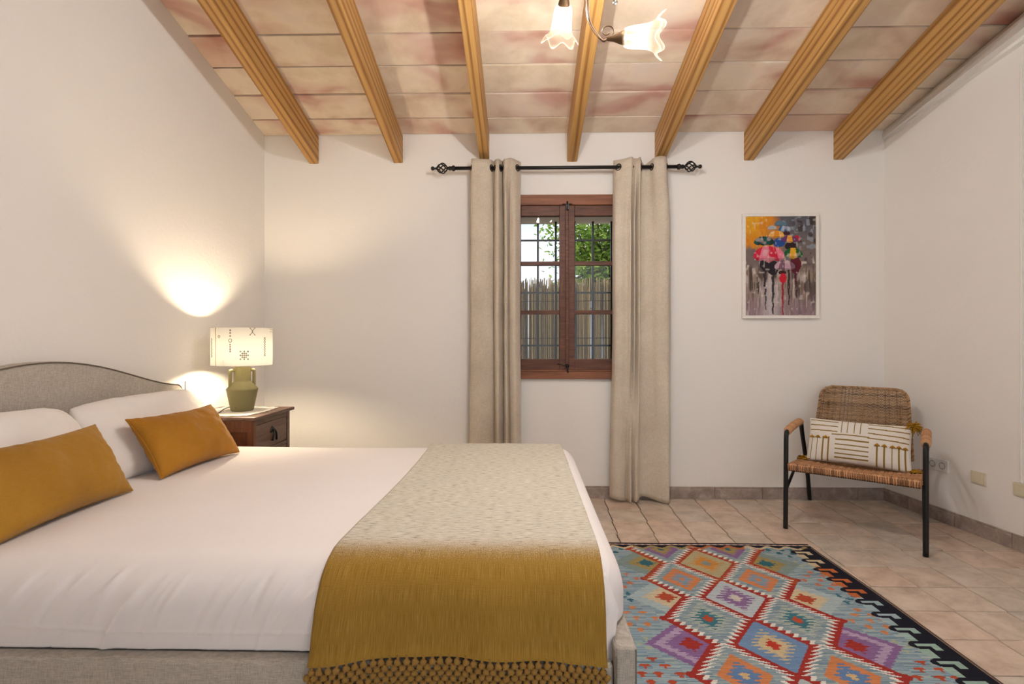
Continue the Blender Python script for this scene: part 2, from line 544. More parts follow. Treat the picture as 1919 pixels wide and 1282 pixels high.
b.box((XL - .3, YF - .3, -.1), (-.1, YF, ZT)).box((2.2, YF - .3, -.1), (xr, YF, ZT)).box((-.1, YF - .3, 2.5), (2.2, YF, ZT)).box((-.1, YF - .3, -.1), (2.2, YF, .2))
tag(b.build('wall_front', M['plaster']), 'plaster wall behind the camera with the wide doorway', kind='structure')

# ceiling: a deck with clay tiles under it, pine joists below
b = MB()
P = [(XL - .3, D + .3), (XR0 + .5, D + .3), (xright(YF) + .5, YF - .3), (XL - .3, YF - .3)]
vs = [(x, y, zceil(y) + .045) for x, y in P] + [(x, y, zceil(y) + .12) for x, y in P]
b.add(vs, [(0, 1, 2, 3), (4, 7, 6, 5), (0, 4, 5, 1), (1, 5, 6, 2), (2, 6, 7, 3), (3, 7, 4, 0)])
ceiling = tag(b.build('ceiling', M['mortar'], origin=(0, D, ZC)), 'sloping ceiling of cream and reddish clay tiles', kind='structure')

beam_px = [(579.6, 597), (738, 755), (899.5, 917), (1062.7, 1081.5), (1227, 1246), (1394, 1413), (1562, 1581)]
beams = []
for a, c in beam_px:
    beams.append((float(at_y(a, 303, D)[0]), float(at_y(c, 303, D)[0])))
BD = ZC - float(at_y(978, 304, D)[2])      # joist depth measured upright
ords = ['first pine ceiling beam counted from the left wall', 'second pine ceiling beam counted from the left wall',
        'third pine ceiling beam from the left, ending above the left curtain', 'middle pine ceiling beam, ending above the window centre',
        'pine ceiling beam ending above the right curtain', 'second pine ceiling beam counted from the right wall',
        'pine ceiling beam nearest the right wall, with bold grain']
for (xa, xb), lb in zip(beams, ords):
    b = MB()
    y1, y0 = D + .08, -1.2
    ps = [(y1, zceil(y1) - BD), (y0, zceil(y0) - BD), (y0, zceil(y0)), (y1, zceil(y1))]
    vs = [(xa, y, z) for y, z in ps] + [(xb, y, z) for y, z in ps]
    b.add(vs, [(0, 1, 2, 3), (7, 6, 5, 4), (0, 4, 5, 1), (1, 5, 6, 2), (2, 6, 7, 3), (3, 7, 4, 0)])
    o = b.build('ceiling_beam', M['pine'], bevel=.006, origin=((xa + xb) / 2, D, ZC))
    tilt = Matrix.Rotation(-math.atan(SL), 4, 'X')       # local y runs along the joist
    o.data.transform(tilt.inverted()); o.matrix_basis = o.matrix_basis @ tilt
    tag(o, lb, 'beam', 'pine ceiling beams')
# clay tiles, one per bay and row
ysplit = [D]
yy = 3.594
while yy > YF - .2:
    ysplit.append(yy); yy -= .2325
xs = [XL] + [(p + q) / 2 for p, q in beams]
tile_meshes = {}
for r in range(len(ysplit) - 1):
    y1, y0 = ysplit[r], ysplit[r + 1]
    for k in range(8):
        x0 = xs[k]
        x1 = xs[k + 1] if k < 7 else xright((y0 + y1) / 2) + .02
        dz = random.uniform(-.002, .003)
        ex = .0012
        b = MB()
        L = math.hypot(y1 - y0, SL * (y1 - y0))
        vs = []
        for zz in (0.0, .04):
            for (x, y) in ((x0 + ex, y0 + .006), (x1 - ex, y0 + .006), (x1 - ex, y1 - .006), (x0 + ex, y1 - .006)):
                # each course tips a little
                vs.append((x, y, zceil(y) + zz + dz + (.001 if y > (y0 + y1) / 2 else -.001)))
        b.add(vs, [(0, 3, 2, 1), (4, 5, 6, 7), (0, 1, 5, 4), (1, 2, 6, 5), (2, 3, 7, 6), (3, 0, 4, 7)])
        o = b.build('ceiling_tile', M['clay'], ceiling)
        # move the origin onto the tile so the material varies by object
        c0 = np.array([(x0 + x1) / 2, (y0 + y1) / 2, zceil((y0 + y1) / 2)])
        o.data.transform(Matrix.Translation(-Vector(c0 - np.array([0, D, ZC]))))
        o.location = Vector(c0 - np.array([0, D, ZC]))

# plaster ledge that widens along the right wall under the ceiling
def rw(y, z, off): 
    p = np.array([xright(y), y, z]); return p + rnrm * off
b = MB()
n0, n1 = on_right(1658, 262), on_right(1919, 82)
ylist = np.linspace(D, 0.4, 10)
rows = []
for y in ylist:
    t = (D - y) / (D - n1[1])
    zl = lerp(n0[2], n1[2], t)
    zt = zceil(y) - .004
    p = lerp(.012, .085, min(t, 3) ** 0.8)
    rows.append([rw(y, zl, 0), rw(y, zl, p * .45), rw(y, lerp(zl, zt, .12), p * .5), rw(y, lerp(zl, zt, .16), p), rw(y, lerp(zl, zt, .55), p), rw(y, zt, p * .35), rw(y, zt, -.02), rw(y, zl, -.02)])
P = np.array(rows)
P = np.concatenate([P, P[:, :1]], 1)
b.grid(P, smooth=False)
tag(b.build('trim_1', M['plaster']), 'plaster ledge along the top of the right wall', kind='structure')

# ------------------------------------------------------------------ floor
b = MB()
b.add([(XL - .2, D + .05, -.012), (XL - .2, YF - .2, -.012), (xright(YF) + .3, YF - .2, -.012), (XR0 + .3, D + .05, -.012),
       (XL - .2, D + .05, -.1), (XL - .2, YF - .2, -.1), (xright(YF) + .3, YF - .2, -.1), (XR0 + .3, D + .05, -.1)],
      [(0, 1, 2, 3), (7, 6, 5, 4), (0, 3, 7, 4), (1, 5, 6, 2), (0, 4, 5, 1), (3, 2, 6, 7)])
floor = tag(b.build('floor', M['grout'], origin=(0, 0, 0)), 'floor of square terracotta tiles with dark joints', kind='structure')
TP = .2139
tb = bmesh.new()
bmesh.ops.create_cube(tb, size=1)
for vv in tb.verts:
    vv.co = Vector((vv.co.x * (TP - .006), vv.co.y * (TP - .006), vv.co.z * .012 - .006))
bmesh.ops.bevel(tb, geom=[e for e in tb.edges if all(q.co.z > -.003 for q in e.verts)], offset=.0025, segments=1, affect='EDGES')
tm = bpy.data.meshes.new('floor_tile'); tb.to_mesh(tm); tb.free()
tm.materials.append(M['floor'])
gx0, gy0 = 1.601, 2.647
rest = MB()
cnt = 0
tv = np.array([q.co[:] for q in tm.vertices]); tf = [tuple(p.vertices) for p in tm.polygons]
for j in range(-20, 7):
    for i in range(-18, 10):
        yc = gy0 + (j + .5) * TP
        xc = gx0 + (i + .5) * TP + .04 * (yc - gy0)
        if yc > D + .1 or yc < YF or xc < XL - .1 or xc > xright(yc) + .1: continue
        vis = xc > .1 and yc > 1.45
        if vis:
            o = bpy.data.objects.new('floor_tile', tm)
            COL.objects.link(o)
            o.parent = floor
            o.location = (xc, yc, random.uniform(-.0012, .0008))
            o.rotation_euler = (random.uniform(-.003, .003), random.uniform(-.003, .003), random.uniform(-.006, .006))
            cnt += 1
        else:
            rest.add(tv + np.array([xc, yc, 0]), tf)
tag(rest.build('tile_field', M['floor'], floor), kind='stuff')

# skirting: pieces of stoneware
SKH = .085
def skirting(name, label, p0, p1, nrm, step, off):
    root = tag(empty(name, tuple(p0)), label, kind='structure')
    d = np.array(p1) - np.array(p0); Ln = np.linalg.norm(d); d /= Ln
    s = -off
    while s < Ln:
        a, c = max(0, s + .0015), min(Ln, s + step - .0015)
        if c - a > .02:
            q = np.array(p0) + d * (a + c) / 2 + nrm * .005
            mb = MB()
            hz = d * (c - a) / 2
            # body with a chamfered top lip
            prof = [(0, 0), (.011, 0), (.011, SKH - .016), (.008, SKH - .012), (.009, SKH - .003), (.005, SKH), (0, SKH)]
            A = [np.array(p0) + d * a + nrm * x + UPV * z for x, z in prof]
            C = [np.array(p0) + d * c + nrm * x + UPV * z for x, z in prof]
            n = len(prof)
            fs = [(i, (i + 1) % n, n + (i + 1) % n, n + i) for i in range(n)] + [tuple(range(n))[::-1], tuple(range(n, 2 * n))]
            mb.add(A + C, fs)
            o = mb.build('skirting_tile', M['skirt'], root)
        s += step
    return root
skirting('baseboard_back', 'grey brown stoneware skirting along the window wall', (XL, D, 0), (XR0, D, 0), np.array([0, -1.0, 0]), .335, .10)
skirting('baseboard_right', 'grey brown stoneware skirting along the right wall', (XR0, D, 0), (xright(.2), .2, 0), rnrm, .335, .12)
skirting('baseboard_left', 'grey brown stoneware skirting behind the bed', (XL, -1.0, 0), (XL, D, 0), np.array([1.0, 0, 0]), .335, .0)

# ------------------------------------------------------------------ window
win = tag(empty('window_1', (WXC, D, WZ0)), 'brown wooden casement window with two leaves of three panes', kind='structure')
b = MB()
b.box((WXC - WHW, D - .028, WZ1 - .074), (WXC + WHW, D + .06, WZ1))
b.build('head_board', M['winwood_l'], win, bevel=.004)
zb = float(at_y(1062, 693, D)[2])
b = MB().box((WXC - WHW, D - .03, WZ0), (WXC + WHW, D + .06, zb - .012))
b.box((WXC - WHW, D - .018, zb - .012), (WXC + WHW, D + .05, zb))
b.build('sill_board', M['winwood_l'], win, bevel=.004)
for s in (-1, 1):
    b = MB().box((WXC + s * WHW, D - .028, zb), (WXC + s * (WHW - .05), D + .06, WZ1 - .074))
    b.build('jamb', M['winwood'], win, bevel=.004)
gz = [float(at_y(1062, q, D)[2]) for q in (405, 490, 497.5, 581.5, 589, 673)]
YW0, YW1 = D - .012, D + .035
for s in (-1, 1):
    xi = WXC + s * .001; xo = WXC + s * (WHW - .05)
    gi = WXC + s * .054; go = WXC + s * (WHW - .10)
    cs = MB().box((xi, YW0, zb), (gi, YW1, WZ1 - .074)).box((go, YW0, zb), (xo, YW1, WZ1 - .074))
    cs.box((gi, YW0 + .002, gz[0]), (go, YW1, WZ1 - .074)).box((gi, YW0 + .002, zb), (go, YW1, gz[5]))
    cas = cs.build('casement', M['winwood'], win, bevel=.003)
    for q in (1, 3):
        MB().box((gi, YW0 + .008, gz[q + 1]), (go, YW1 - .004, gz[q])).build('muntin', M['winwood'], cas, bevel=.002)
    for q in (0, 2, 4):
        MB().box((gi, D + .012, gz[q + 1]), (go, D + .016, gz[q])).build('pane', M['pane'], cas)
b = MB().box((WXC - .012, YW0 - .012, zb), (WXC + .012, YW0, WZ1 - .076))
b.build('cover_strip', M['winwood'], win, bevel=.004)
# iron bolts at head and foot, small catch plates
lz = WZ1 - .07
b = MB().tube([(WXC - .035, YW0 - .02, lz), (WXC + .035, YW0 - .02, lz)], .004, 6).tube([(WXC, YW0 - .02, lz - .045), (WXC, YW0 - .02, lz + .02)], .006, 6)
b.obox((WXC, YW0 - .018, lz - .02), (.012, 0, 0), (0, .006, 0), (0, 0, .018))
b.build('bolt', M['iron'], win)
lz = zb + .03
b = MB().tube([(WXC - .07, YW0 - .02, lz + .012), (WXC - .03, YW0 - .022, lz + .004), (WXC, YW0 - .02, lz)], .004, 6)
b.lathe([(.001, 0), (.014, .002), (.014, .012), (.001, .014)], 12, (WXC, YW0 - .01, lz), (0, -1, 0)).tube([(WXC, YW0 - .02, lz), (WXC + .004, YW0 - .02, lz - .05)], .005, 6)
b.build('bolt', M['iron'], win)
for s in (-1, 1):
    z0 = float(at_y(1062, 540, D)[2])
    b = MB().obox((WXC + s * .04, YW0 - .002, z0), (.006, 0, 0), (0, .003, 0), (0, 0, .03))
    b.build('catch_plate', M['brass'], win)

# iron grille in the outer reveal
YG = 4.03
gr = thing('window_grille', (WXC, YG, OZ0), 'black iron bar grille outside the window', 'grille')
vx = [float(at_y(q, 500, YG)[0]) for q in (973.5, 1008, 1041.5, 1076.5, 1111, 1146, 1181)]
for x in vx:
    if OX0 < x < OX1:
        MB().obox((x, YG, (OZ0 + OZ1) / 2), (.0078, 0, 0), (0, .0078, 0), (0, 0, (OZ1 - OZ0) / 2 + .01)).build('upright_bar', M['iron'], gr)
for q in (451, 549, 647.5):
    z = float(at_y(1062, q, YG)[2])
    MB().obox((WXC, YG - .008, z), (.41, 0, 0), (0, .004, 0), (0, 0, .0068)).build('cross_bar', M['iron'], gr)
# iron scroll lying on the outer sill
def spiral(c, r0, r1, turns, n=40, s=1, ph0=0):
    q = np.linspace(0, 1, n)
    a = ph0 + s * q * turns * 2 * math.pi
    r = lerp(r0, r1, q)
    return np.stack([c[0] + r * np.cos(a), np.full(n, c[1]), c[2] + r * np.sin(a)], 1)
sp = at_y(1122, 665, YG - .09)
b = MB()
for dx, sg in ((-.03, 1), (.03, -1), (.08, 1), (.12, -1)):
    b.tube(spiral((sp[0] + dx, YG - .09, OZ0 + .034), .004, .03, 1.6, s=sg, ph0=.3 * sg), .0045, 6)
b.tube([(sp[0] - .06, YG - .09, OZ0 + .005), (sp[0] + .15, YG - .09, OZ0 + .005)], .005, 6)
tag(b.build('iron_scroll', M['iron']), 'small black iron scroll on the outer window sill', 'scroll')

# ------------------------------------------------------------------ outside
b = MB().box((-14, YO + .02, -.16), (16, 40, -.1))
tag(b.build('ground', M['ground'], origin=(0, 6, -.13)), 'dry garden ground outside the window', kind='structure')
YFN = 6.4
fz = float(at_y(1062, 527, YFN)[2])
fence = thing('reed_fence', (1, YFN, -.1), 'dry reed screen fence in the garden behind the window grille', 'fence')
b = MB()
for i in range(2700):
    x = -2.6 + (i % 450) * .0155 + (i // 450) * .0027 + random.uniform(-.003, .003)
    y = YFN + .016 * (i // 450) + random.uniform(-.015, .015)
    top = fz + random.uniform(-.12, .05)
    lean = random.uniform(-.012, .012)
    b.tube([(x, y, -.1), (x + lean * .5, y + random.uniform(-.01, .01), fz * .5), (x + lean, y, top)], random.uniform(.0035, .0068), 5, caps=False)
tag(b.build('reeds', M['reed'], fence), kind='stuff')
for z in (.25, .75, 1.15, 1.6):
    MB().tube([(-2.7, YFN - .03, z), (1, YFN - .035, z + .02), (4.4, YFN - .03, z)], .004, 5).build('binding_wire', M['darkmetal'], fence)
def make_tree(loc, lean, h, crown, n, size, label, rs):
    rr = random.Random(rs)
    root = thing('garden_tree', loc, label, 'tree')
    loc = np.array(loc)
    top = loc + np.array(lean) + np.array([0, 0, h])
    tr = MB().tube(spline([loc, lerp(loc, top, .35) + np.array([.06, 0, 0]), lerp(loc, top, .7) + np.array([-.04, 0, 0]), top], 14), np.linspace(.13, .05, 14), 8)
    tips = []
    for k in range(22):
        a = rr.uniform(0, 2 * math.pi); rad = rr.uniform(.3, 1)
        cpt = np.array(crown[0]) + np.array(crown[1]) * np.array([math.cos(a) * rad, math.sin(a) * rad, rr.uniform(-.8, .8)])
        st = lerp(loc, top, rr.uniform(.55, 1))
        mid = lerp(st, cpt, .5) + np.array([rr.uniform(-.15, .15), rr.uniform(-.15, .15), rr.uniform(0, .2)])
        pth = spline([st, mid, cpt], 10)
        tr.tube(pth, np.linspace(.045, .008, 10), 5)
        tips += [pth[i] for i in range(3, 10)]
    tr.build('trunk', M['bark'], root)
    V, Fc = [], []
    for k in range(n):
        c = np.array(tips[rr.randrange(len(tips))]) + np.array([rr.gauss(0, .17), rr.gauss(0, .17), rr.gauss(0, .15)])
        ax = np.array([rr.gauss(0, 1), rr.gauss(0, 1), rr.gauss(0, .6)]); ax /= np.linalg.norm(ax)
        sd = np.cross(ax, np.array([rr.gauss(0, 1), rr.gauss(0, 1), rr.gauss(0, 1)])); sd /= np.linalg.norm(sd) + 1e-6
        Ls = size * rr.uniform(.7, 1.3)
        o = len(V)
        up = np.cross(ax, sd) * Ls * .08
        V += [c - ax * Ls, c + sd * Ls * .42 + up, c + ax * Ls, c - sd * Ls * .42 + up]
        Fc.append((o, o + 1, o + 2, o + 3))
    fo = MB().add(V, Fc).build('foliage', M['leaf'], root)
    tag(fo, kind='stuff')
    return root
make_tree((1.6, 8.2, -.1), (-.35, 0, 0), 2.3, ((1.25, 8.2, 2.75), (1.2, 1.0, 1.0)), 10000, .04, 'leafy green tree rising over the reed fence', 3)
make_tree((3.6, 10.5, -.1), (.3, 0, 0), 2.8, ((3.3, 10.5, 3.4), (1.6, 1.2, 1.3)), 3000, .055, 'further green tree in the garden at the right', 5)

# ================================================================== CURTAINS
YC = 3.665
ZR = float(at_y(1062, 314, YC)[2])
rod = thing('curtain_rod', (WXC, YC, ZR), 'black iron curtain rod with twisted cage finials above the window', 'curtain rod')
xa, xb = float(at_y(852, 317, YC)[0]), float(at_y(1270, 310, YC)[0])
MB().tube([(xa, YC, ZR), (xb, YC, ZR)], .0125, 12).build('rod', M['iron'], rod)
for s, x in ((-1, xa), (1, xb)):
    o = np.array([x, YC, ZR]); ax = np.array([s, 0, 0.0])
    b = MB().lathe([(.012, -.005), (.019, 0), (.021, .012), (.013, .022), (.016, .034), (.007, .052)], 12, o, ax)
    for k in range(6):
        t = np.linspace(0, 1, 16)
        a = k * math.pi / 3 + t * 2.2
        r = .005 + .030 * np.sin(np.pi * t) ** .8
        b.tube(np.stack([o[0] + s * (.05 + .075 * t), o[1] + r * np.cos(a), o[2] + r * np.sin(a)], 1), .0045, 6)
    b.lathe([(.006, .12), (.009, .128), (.006, .14), (.013, .148), (.015, .156), (.010, .165), (.001, .168)], 12, o, ax)
    b.build('finial', M['iron'], rod)
    xk = float(at_y(903 if s < 0 else 1240, 314, YC)[0])
    b = MB().tube([(xk, YC, ZR - .004), (xk, YC, ZR - .022), (xk, YC + .04, ZR - .03), (xk, D - .004, ZR - .03)], .006, 8)
    b.lathe([(.001, 0), (.022, 0), (.022, .006), (.001, .008)], 14, (xk, D - .001, ZR - .03), (0, -1, 0))
    b.build('bracket', M['iron'], rod)

def curtain(label, prof_mid, prof_top, prof_bot, zt, zbot, hem, seed, side):
    """profiles: lists of (px, depth offset) of equal length, read at YC"""
    n = 150
    def prof(p): 
        q = spline(p, n)
        return np.stack([[float(at_y(v, 600, YC)[0]) for v in q[:, 0]], YC + q[:, 1]], 1)
    A, B_, C = prof(prof_top), prof(prof_mid), prof(prof_bot)
    rows = 70
    P = np.zeros((n, rows, 3))
    for j in range(rows):
        t = j / (rows - 1)                     # 0 top .. 1 bottom
        if t < .18: w = smooth(0, .18, t); xy = lerp(A, B_, w)
        else: w = smooth(.45, 1, t); xy = lerp(B_, C, w)
        P[:, j, 0] = xy[:, 0]; P[:, j, 1] = xy[:, 1]
        z0 = zt(np.linspace(0, 1, n)); z1 = zbot(np.linspace(0, 1, n))
        P[:, j, 2] = lerp(z0, z1, t)
    for i in range(n):
        for j in range(rows):
            q = fbm(P[i, j, 0] * 9, P[i, j, 2] * 1.1, seed)
            P[i, j, 1] += .006 * q * min(1, j / 8)
            P[i, j, 0] += .003 * fbm(P[i, j, 2] * 2, i * .05, seed + 5)
    root = thing('curtain', (float(P[:, :, 0].mean()), YC, float(P[:, :, 2].min())), label, 'curtain', 'linen curtains at the window')
    o = MB().grid(P, flip=True).build('panel', M['curtain'], root)
    so = o.modifiers.new('thickness', 'SOLIDIFY'); so.thickness = .0025; so.offset = 0
    # dark eyelets where the cloth crosses the rod
    xs_, ys_ = A[:, 0], A[:, 1]
    last = -9
    for i in range(1, n):
        if (ys_[i - 1] - YC) * (ys_[i] - YC) < 0 and i - last > 5:
            last = i
            tg = np.array([xs_[i] - xs_[i - 1], ys_[i] - ys_[i - 1], 0]); tg /= np.linalg.norm(tg)
            a = np.linspace(0, 2 * math.pi, 25)[:-1]
            c = np.array([(xs_[i] + xs_[i - 1]) / 2, YC, ZR])
            ring = np.stack([c + .021 * (math.cos(v) * tg + math.sin(v) * UPV) for v in a])
            MB().tube(ring, .0048, 6, closed=True).build('eyelet', M['darkmetal'], root)
    # stitched hem line
    return root
top_l = [(882, .05), (885, -.02), (895, -.034), (910, -.034), (920, -.01), (925, .035), (929, -.02), (934, -.036), (938, .0), (942, .036), (945, -.025), (949, -.036), (953, -.03), (960, -.034), (968, -.01), (976, .04)]
mid_l = [(881, .05), (884, .0), (897, -.02), (912, -.012), (922, .012), (925, .03), (928, -.015), (934, -.03), (939, .015), (943, .045), (945, -.01), (949, -.03), (953, .015), (956, -.012), (965, -.028), (975, .03)]
bot_l = [(878, .05), (882, .0), (896, -.022), (912, -.008), (922, .01), (926, .03), (930, -.015), (935, -.03), (940, .015), (944, .04), (947, -.01), (951, -.03), (955, .015), (959, -.012), (968, -.028), (977, .03)]
ztop = ZR + .055
curtain('beige linen eyelet curtain left of the window, hanging behind the bed', mid_l, top_l, bot_l,
        lambda s: ztop + .004 * np.sin(s * 25), lambda s: .02 + .008 * np.sin(s * 9), None, 2.0, -1)
top_r = [(1152, .045), (1157, .01), (1166, -.02), (1176, -.036), (1183, -.03), (1187, -.008), (1190, -.034), (1194, -.03), (1198, -.036), (1203, .015), (1210, .03), (1219, .025), (1224, -.022), (1233, -.04), (1245, -.034), (1253, .03)]
mid_r = [(1150, .045), (1153, -.008), (1163, -.022), (1174, -.012), (1180, -.034), (1184, .02), (1188, -.034), (1191, .025), (1196, -.034), (1200, .0), (1210, .02), (1222, .012), (1232, -.02), (1246, -.034), (1254, -.01), (1257, .05)]
bot_r = [(1144, .04), (1148, -.005), (1158, -.024), (1169, -.014), (1174, .012), (1180, -.034), (1184, .012), (1190, -.038), (1195, -.02), (1199, .012), (1208, .024), (1222, .012), (1234, -.012), (1244, -.03), (1252, -.028), (1255, .03)]
curtain('beige linen eyelet curtain right of the window, reaching the tiled floor', mid_r, top_r, bot_r,
        lambda s: ztop + .006 * np.sin(s * 21 + 2) - .03 * np.exp(-((s - .66) / .05) ** 2), lambda s: .016 + .012 * np.sin(s * 11 + 1) + .012 * np.exp(-((s - .66) / .06) ** 2), None, 6.0, 1)

# ================================================================== PICTURE
p00 = at_y(1389, 402, D); p11 = at_y(1531, 597, D)
x0, x1, z1, z0 = p00[0], p11[0], p00[2], p11[2]
pic = thing('framed_print', ((x0 + x1) / 2, D, z0), 'white framed print of people under bright umbrellas in rain', 'picture')
fw = .021
b = MB()
for a, c in (((x0, z0), (x1, z0 + fw)), ((x0, z1 - fw), (x1, z1)), ((x0, z0 + fw), (x0 + fw, z1 - fw)), ((x1 - fw, z0 + fw), (x1, z1 - fw))):
    b.box((a[0], D - .03, a[1]), (c[0], D - .002, c[1]))
b.build('frame', M['frame_white'], pic, bevel=.0025)
nx, nz = 150, 214
gx, gt = np.meshgrid((np.arange(nx) + .5) / nx, (np.arange(nz) + .5) / nz, indexing='ij')     # gt from the top down
PX, PY = 203 + gx * 682, 133 + gt * 982
def nz2(sx, sy, seed):
    r = np.random.default_rng(seed)
    g = r.random((int(sx) + 2, int(sy) + 2))
    a, c = gx * sx, gt * sy
    i, j = a.astype(int), c.astype(int)
    u, v = a - i, c - j
    u, v = u * u * (3 - 2 * u), v * v * (3 - 2 * v)
    return (g[i, j] * (1 - u) + g[i + 1, j] * u) * (1 - v) + (g[i, j + 1] * (1 - u) + g[i + 1, j + 1] * u) * v
img = np.zeros((nx, nz, 3))
def over(mask, col):
    global img
    mask = np.clip(mask, 0, 1)[..., None]
    img = img * (1 - mask) + np.asarray(col) * mask
over(np.ones_like(gx), lin((120, 108, 104)))
n1, n2, n3, n4 = nz2(7, 9, 1), nz2(18, 26, 2), nz2(46, 10, 3), nz2(30, 30, 4)
over(smooth(.40, .12, gt + .25 * (n1 - .5)), lin((92, 92, 102)))
over(smooth(.62, .40, gx + .3 * (n1 - .5)) * smooth(.36, .24, gt + .12 * (n2 - .5)), lin((222, 140, 24)))
over(smooth(.3, .1, gx + .2 * (n2 - .5)) * smooth(.25, .1, gt) * .7, lin((236, 178, 40)))
over(smooth(.62, .7, n2) * smooth(.5, .7, gx) * smooth(.5, .3, gt), lin((140, 146, 156)))
over(smooth(.6, .7, nz2(14, 16, 9)) * smooth(.6, .8, gx) * smooth(.6, .35, gt) * .8, lin((56, 44, 40)))
over(smooth(.45, .6, gt), lin((150, 132, 122)))
over(smooth(.45, .6, gt) * smooth(.5, .75, n3), lin((112, 92, 70)))
over(smooth(.5, .6, gt) * smooth(.6, .8, nz2(38, 8, 11)), lin((196, 182, 176)))
over(smooth(.45, .55, gt) * smooth(.62, .8, nz2(30, 7, 12)) * .8, lin((66, 54, 50)))
over(smooth(.72, .95, gt) * .6, lin((152, 128, 142)))
over(smooth(.62, .68, gt) * np.exp(-((gx - .36) / .12) ** 2) * .8, lin((206, 196, 198)))
over(smooth(.42, .5, gt) * smooth(.58, .42, gt) * smooth(.7, .82, n4), lin((226, 214, 206)))
def umbrella(cx, cy, rx, ry, col, col2=None, ribs=6, k=.38):
    ex = (PX - cx) / rx; ey = (PY - cy)
    scal = 1 + .18 * np.cos(ex * ribs * 2.2)
    m = np.where(ey < 0, ex ** 2 + (ey / ry) ** 2, ex ** 2 + (ey / (ry * k * scal)) ** 2) < 1
    over(m.astype(float), lin(col))
    if col2 is not None:
        sect = (np.floor((np.arctan2(ex, 1.2 + ey / ry * .4) * 1.1 + 3) * ribs / 2) % 2).astype(float)
        over(m * sect, lin(col2))
    over(m * smooth(.55, .8, n2) * .35, lin((240, 220, 220)))
    over(m * (ey > ry * k * .3) * .35, lin((20, 14, 20)))
def blob(cx, cy, rx, ry, col, a=1.0):
    over(((((PX - cx) / rx) ** 2 + ((PY - cy) / ry) ** 2) < 1 + .5 * (n4 - .5)) * a, lin(col))
blob(470, 640, 60, 70, (30, 24, 34)); blob(400, 610, 55, 70, (34, 28, 36)); blob(690, 610, 52, 90, (96, 18, 34)); blob(640, 430, 60, 40, (40, 24, 26))
for cx, y0_, y1_, w, c in ((390, 600, 830, 16, (44, 30, 44)), (470, 640, 1100, 15, (36, 26, 38)), (398, 850, 1060, 9, (60, 46, 58)), (625, 640, 1010, 11, (50, 26, 40)), (690, 600, 850, 15, (78, 20, 40)), (700, 860, 940, 10, (70, 44, 60)), (328, 780, 900, 8, (60, 50, 48)), (565, 780, 1110, 11, (158, 24, 44))):
    wob = 6 * np.sin(PY / 17 + cx)
    over((abs(PX - cx - wob * .5) < w * (1 - .5 * (PY - y0_) / (y1_ - y0_ + 1)) + 3 * (n4 - .5)) * (PY > y0_) * (PY < y1_) * .95, lin(c))
umbrella(545, 215, 62, 42, (92, 122, 142)); umbrella(462, 252, 44, 30, (176, 184, 190)); umbrella(582, 270, 60, 46, (58, 96, 142), (150, 178, 204), 4)
blob(600, 300, 38, 18, (60, 24, 40))
umbrella(505, 325, 74, 52, (232, 152, 44), (246, 186, 90), 3); blob(530, 392, 62, 46, (34, 78, 150))
umbrella(700, 365, 36, 46, (190, 34, 60)); umbrella(632, 372, 76, 52, (240, 164, 50), (110, 56, 110), 3)
umbrella(384, 395, 100, 66, (10, 78, 76), (16, 50, 50), 4); umbrella(665, 520, 94, 76, (232, 176, 40), (24, 96, 52), 3)
umbrella(430, 530, 152, 104, (210, 30, 66), (232, 128, 150), 4, .5)
umbrella(585, 640, 102, 72, (196, 160, 176), (128, 92, 112), 4, .35); blob(560, 690, 38, 20, (60, 20, 24)); blob(567, 745, 34, 50, (206, 24, 46))
over(smooth(.78, .95, n4) * .35, lin((240, 230, 220)))
def colour_grid(P, img, name, mat, parent=None, **kw):
    """grid of cells with one flat colour per cell"""
    mb = MB().grid(P, smooth=False)
    o = mb.build(name, mat, parent, **kw)
    me = o.data
    ca = me.color_attributes.new('Col', 'FLOAT_COLOR', 'CORNER')
    c4 = np.ones((img.shape[0] * img.shape[1], 4)); c4[:, :3] = img.reshape(-1, 3)
    ca.data.foreach_set('color', np.repeat(c4, 4, 0).ravel())
    return o
ax_ = np.linspace(x0 + fw, x1 - fw, nx + 1); az_ = np.linspace(z1 - fw, z0 + fw, nz + 1)
P = np.zeros((nx + 1, nz + 1, 3))
P[..., 0] = ax_[:, None]; P[..., 1] = D - .015; P[..., 2] = az_[None, :]
pr = colour_grid(P, img, 'print', M['print'], pic)
so = pr.modifiers.new('board', 'SOLIDIFY'); so.thickness = .008; so.offset = -1

# ================================================================== SOCKETS
def plate(name, label, cat, px0, py0, px1, py1, mat, kind):
    a, c = on_right(px0, py0), on_right(px1, py1)
    ctr = (a + c) / 2
    hw = np.linalg.norm((c - a)[:2]) / 2
    hz = abs(c[2] - a[2]) / 2
    d = rdir; n = rnrm
    root = thing(name, tuple(ctr - UPV * hz), label, cat)
    MB().obox(ctr + n * .006, d * hw, n * .006, UPV * hz).build('plate', mat, root, bevel=.003)
    if kind == 'double':
        for s in (-1, 1):
            cc = ctr + d * hw * .48 * s + n * .0125
            MB().lathe([(.0215, 0), (.0215, .001), (.018, .0012), (.0165, -.008), (.0005, -.008)], 20, cc, n).build('socket', M['socket_well_shade'], root)
            bb = MB()
            for q in (-1, 1): bb.lathe([(.003, 0), (.003, .0012), (.0002, .0014)], 8, cc + d * .0095 * q - n * .0078, n)
            for q in (-1, 1): bb.obox(cc + UPV * .017 * q - n * .002, d * .0022, n * .003, UPV * .0025)
            bb.build('contact', M['socket_hole'], root)
    elif kind == 'blank':
        MB().obox(ctr + n * .0135, d * hw * .74, n * .002, UPV * hz * .78).build('rocker', mat, root, bevel=.0015)
    return root
plate('wall_socket', 'white double wall socket behind the rattan chair', 'socket', 1741, 855, 1779, 887, M['white_plastic'], 'double')
plate('wall_switch', 'beige square switch plate low on the right wall', 'switch', 1822, 881, 1849, 911, M['beige_plastic'], 'blank')
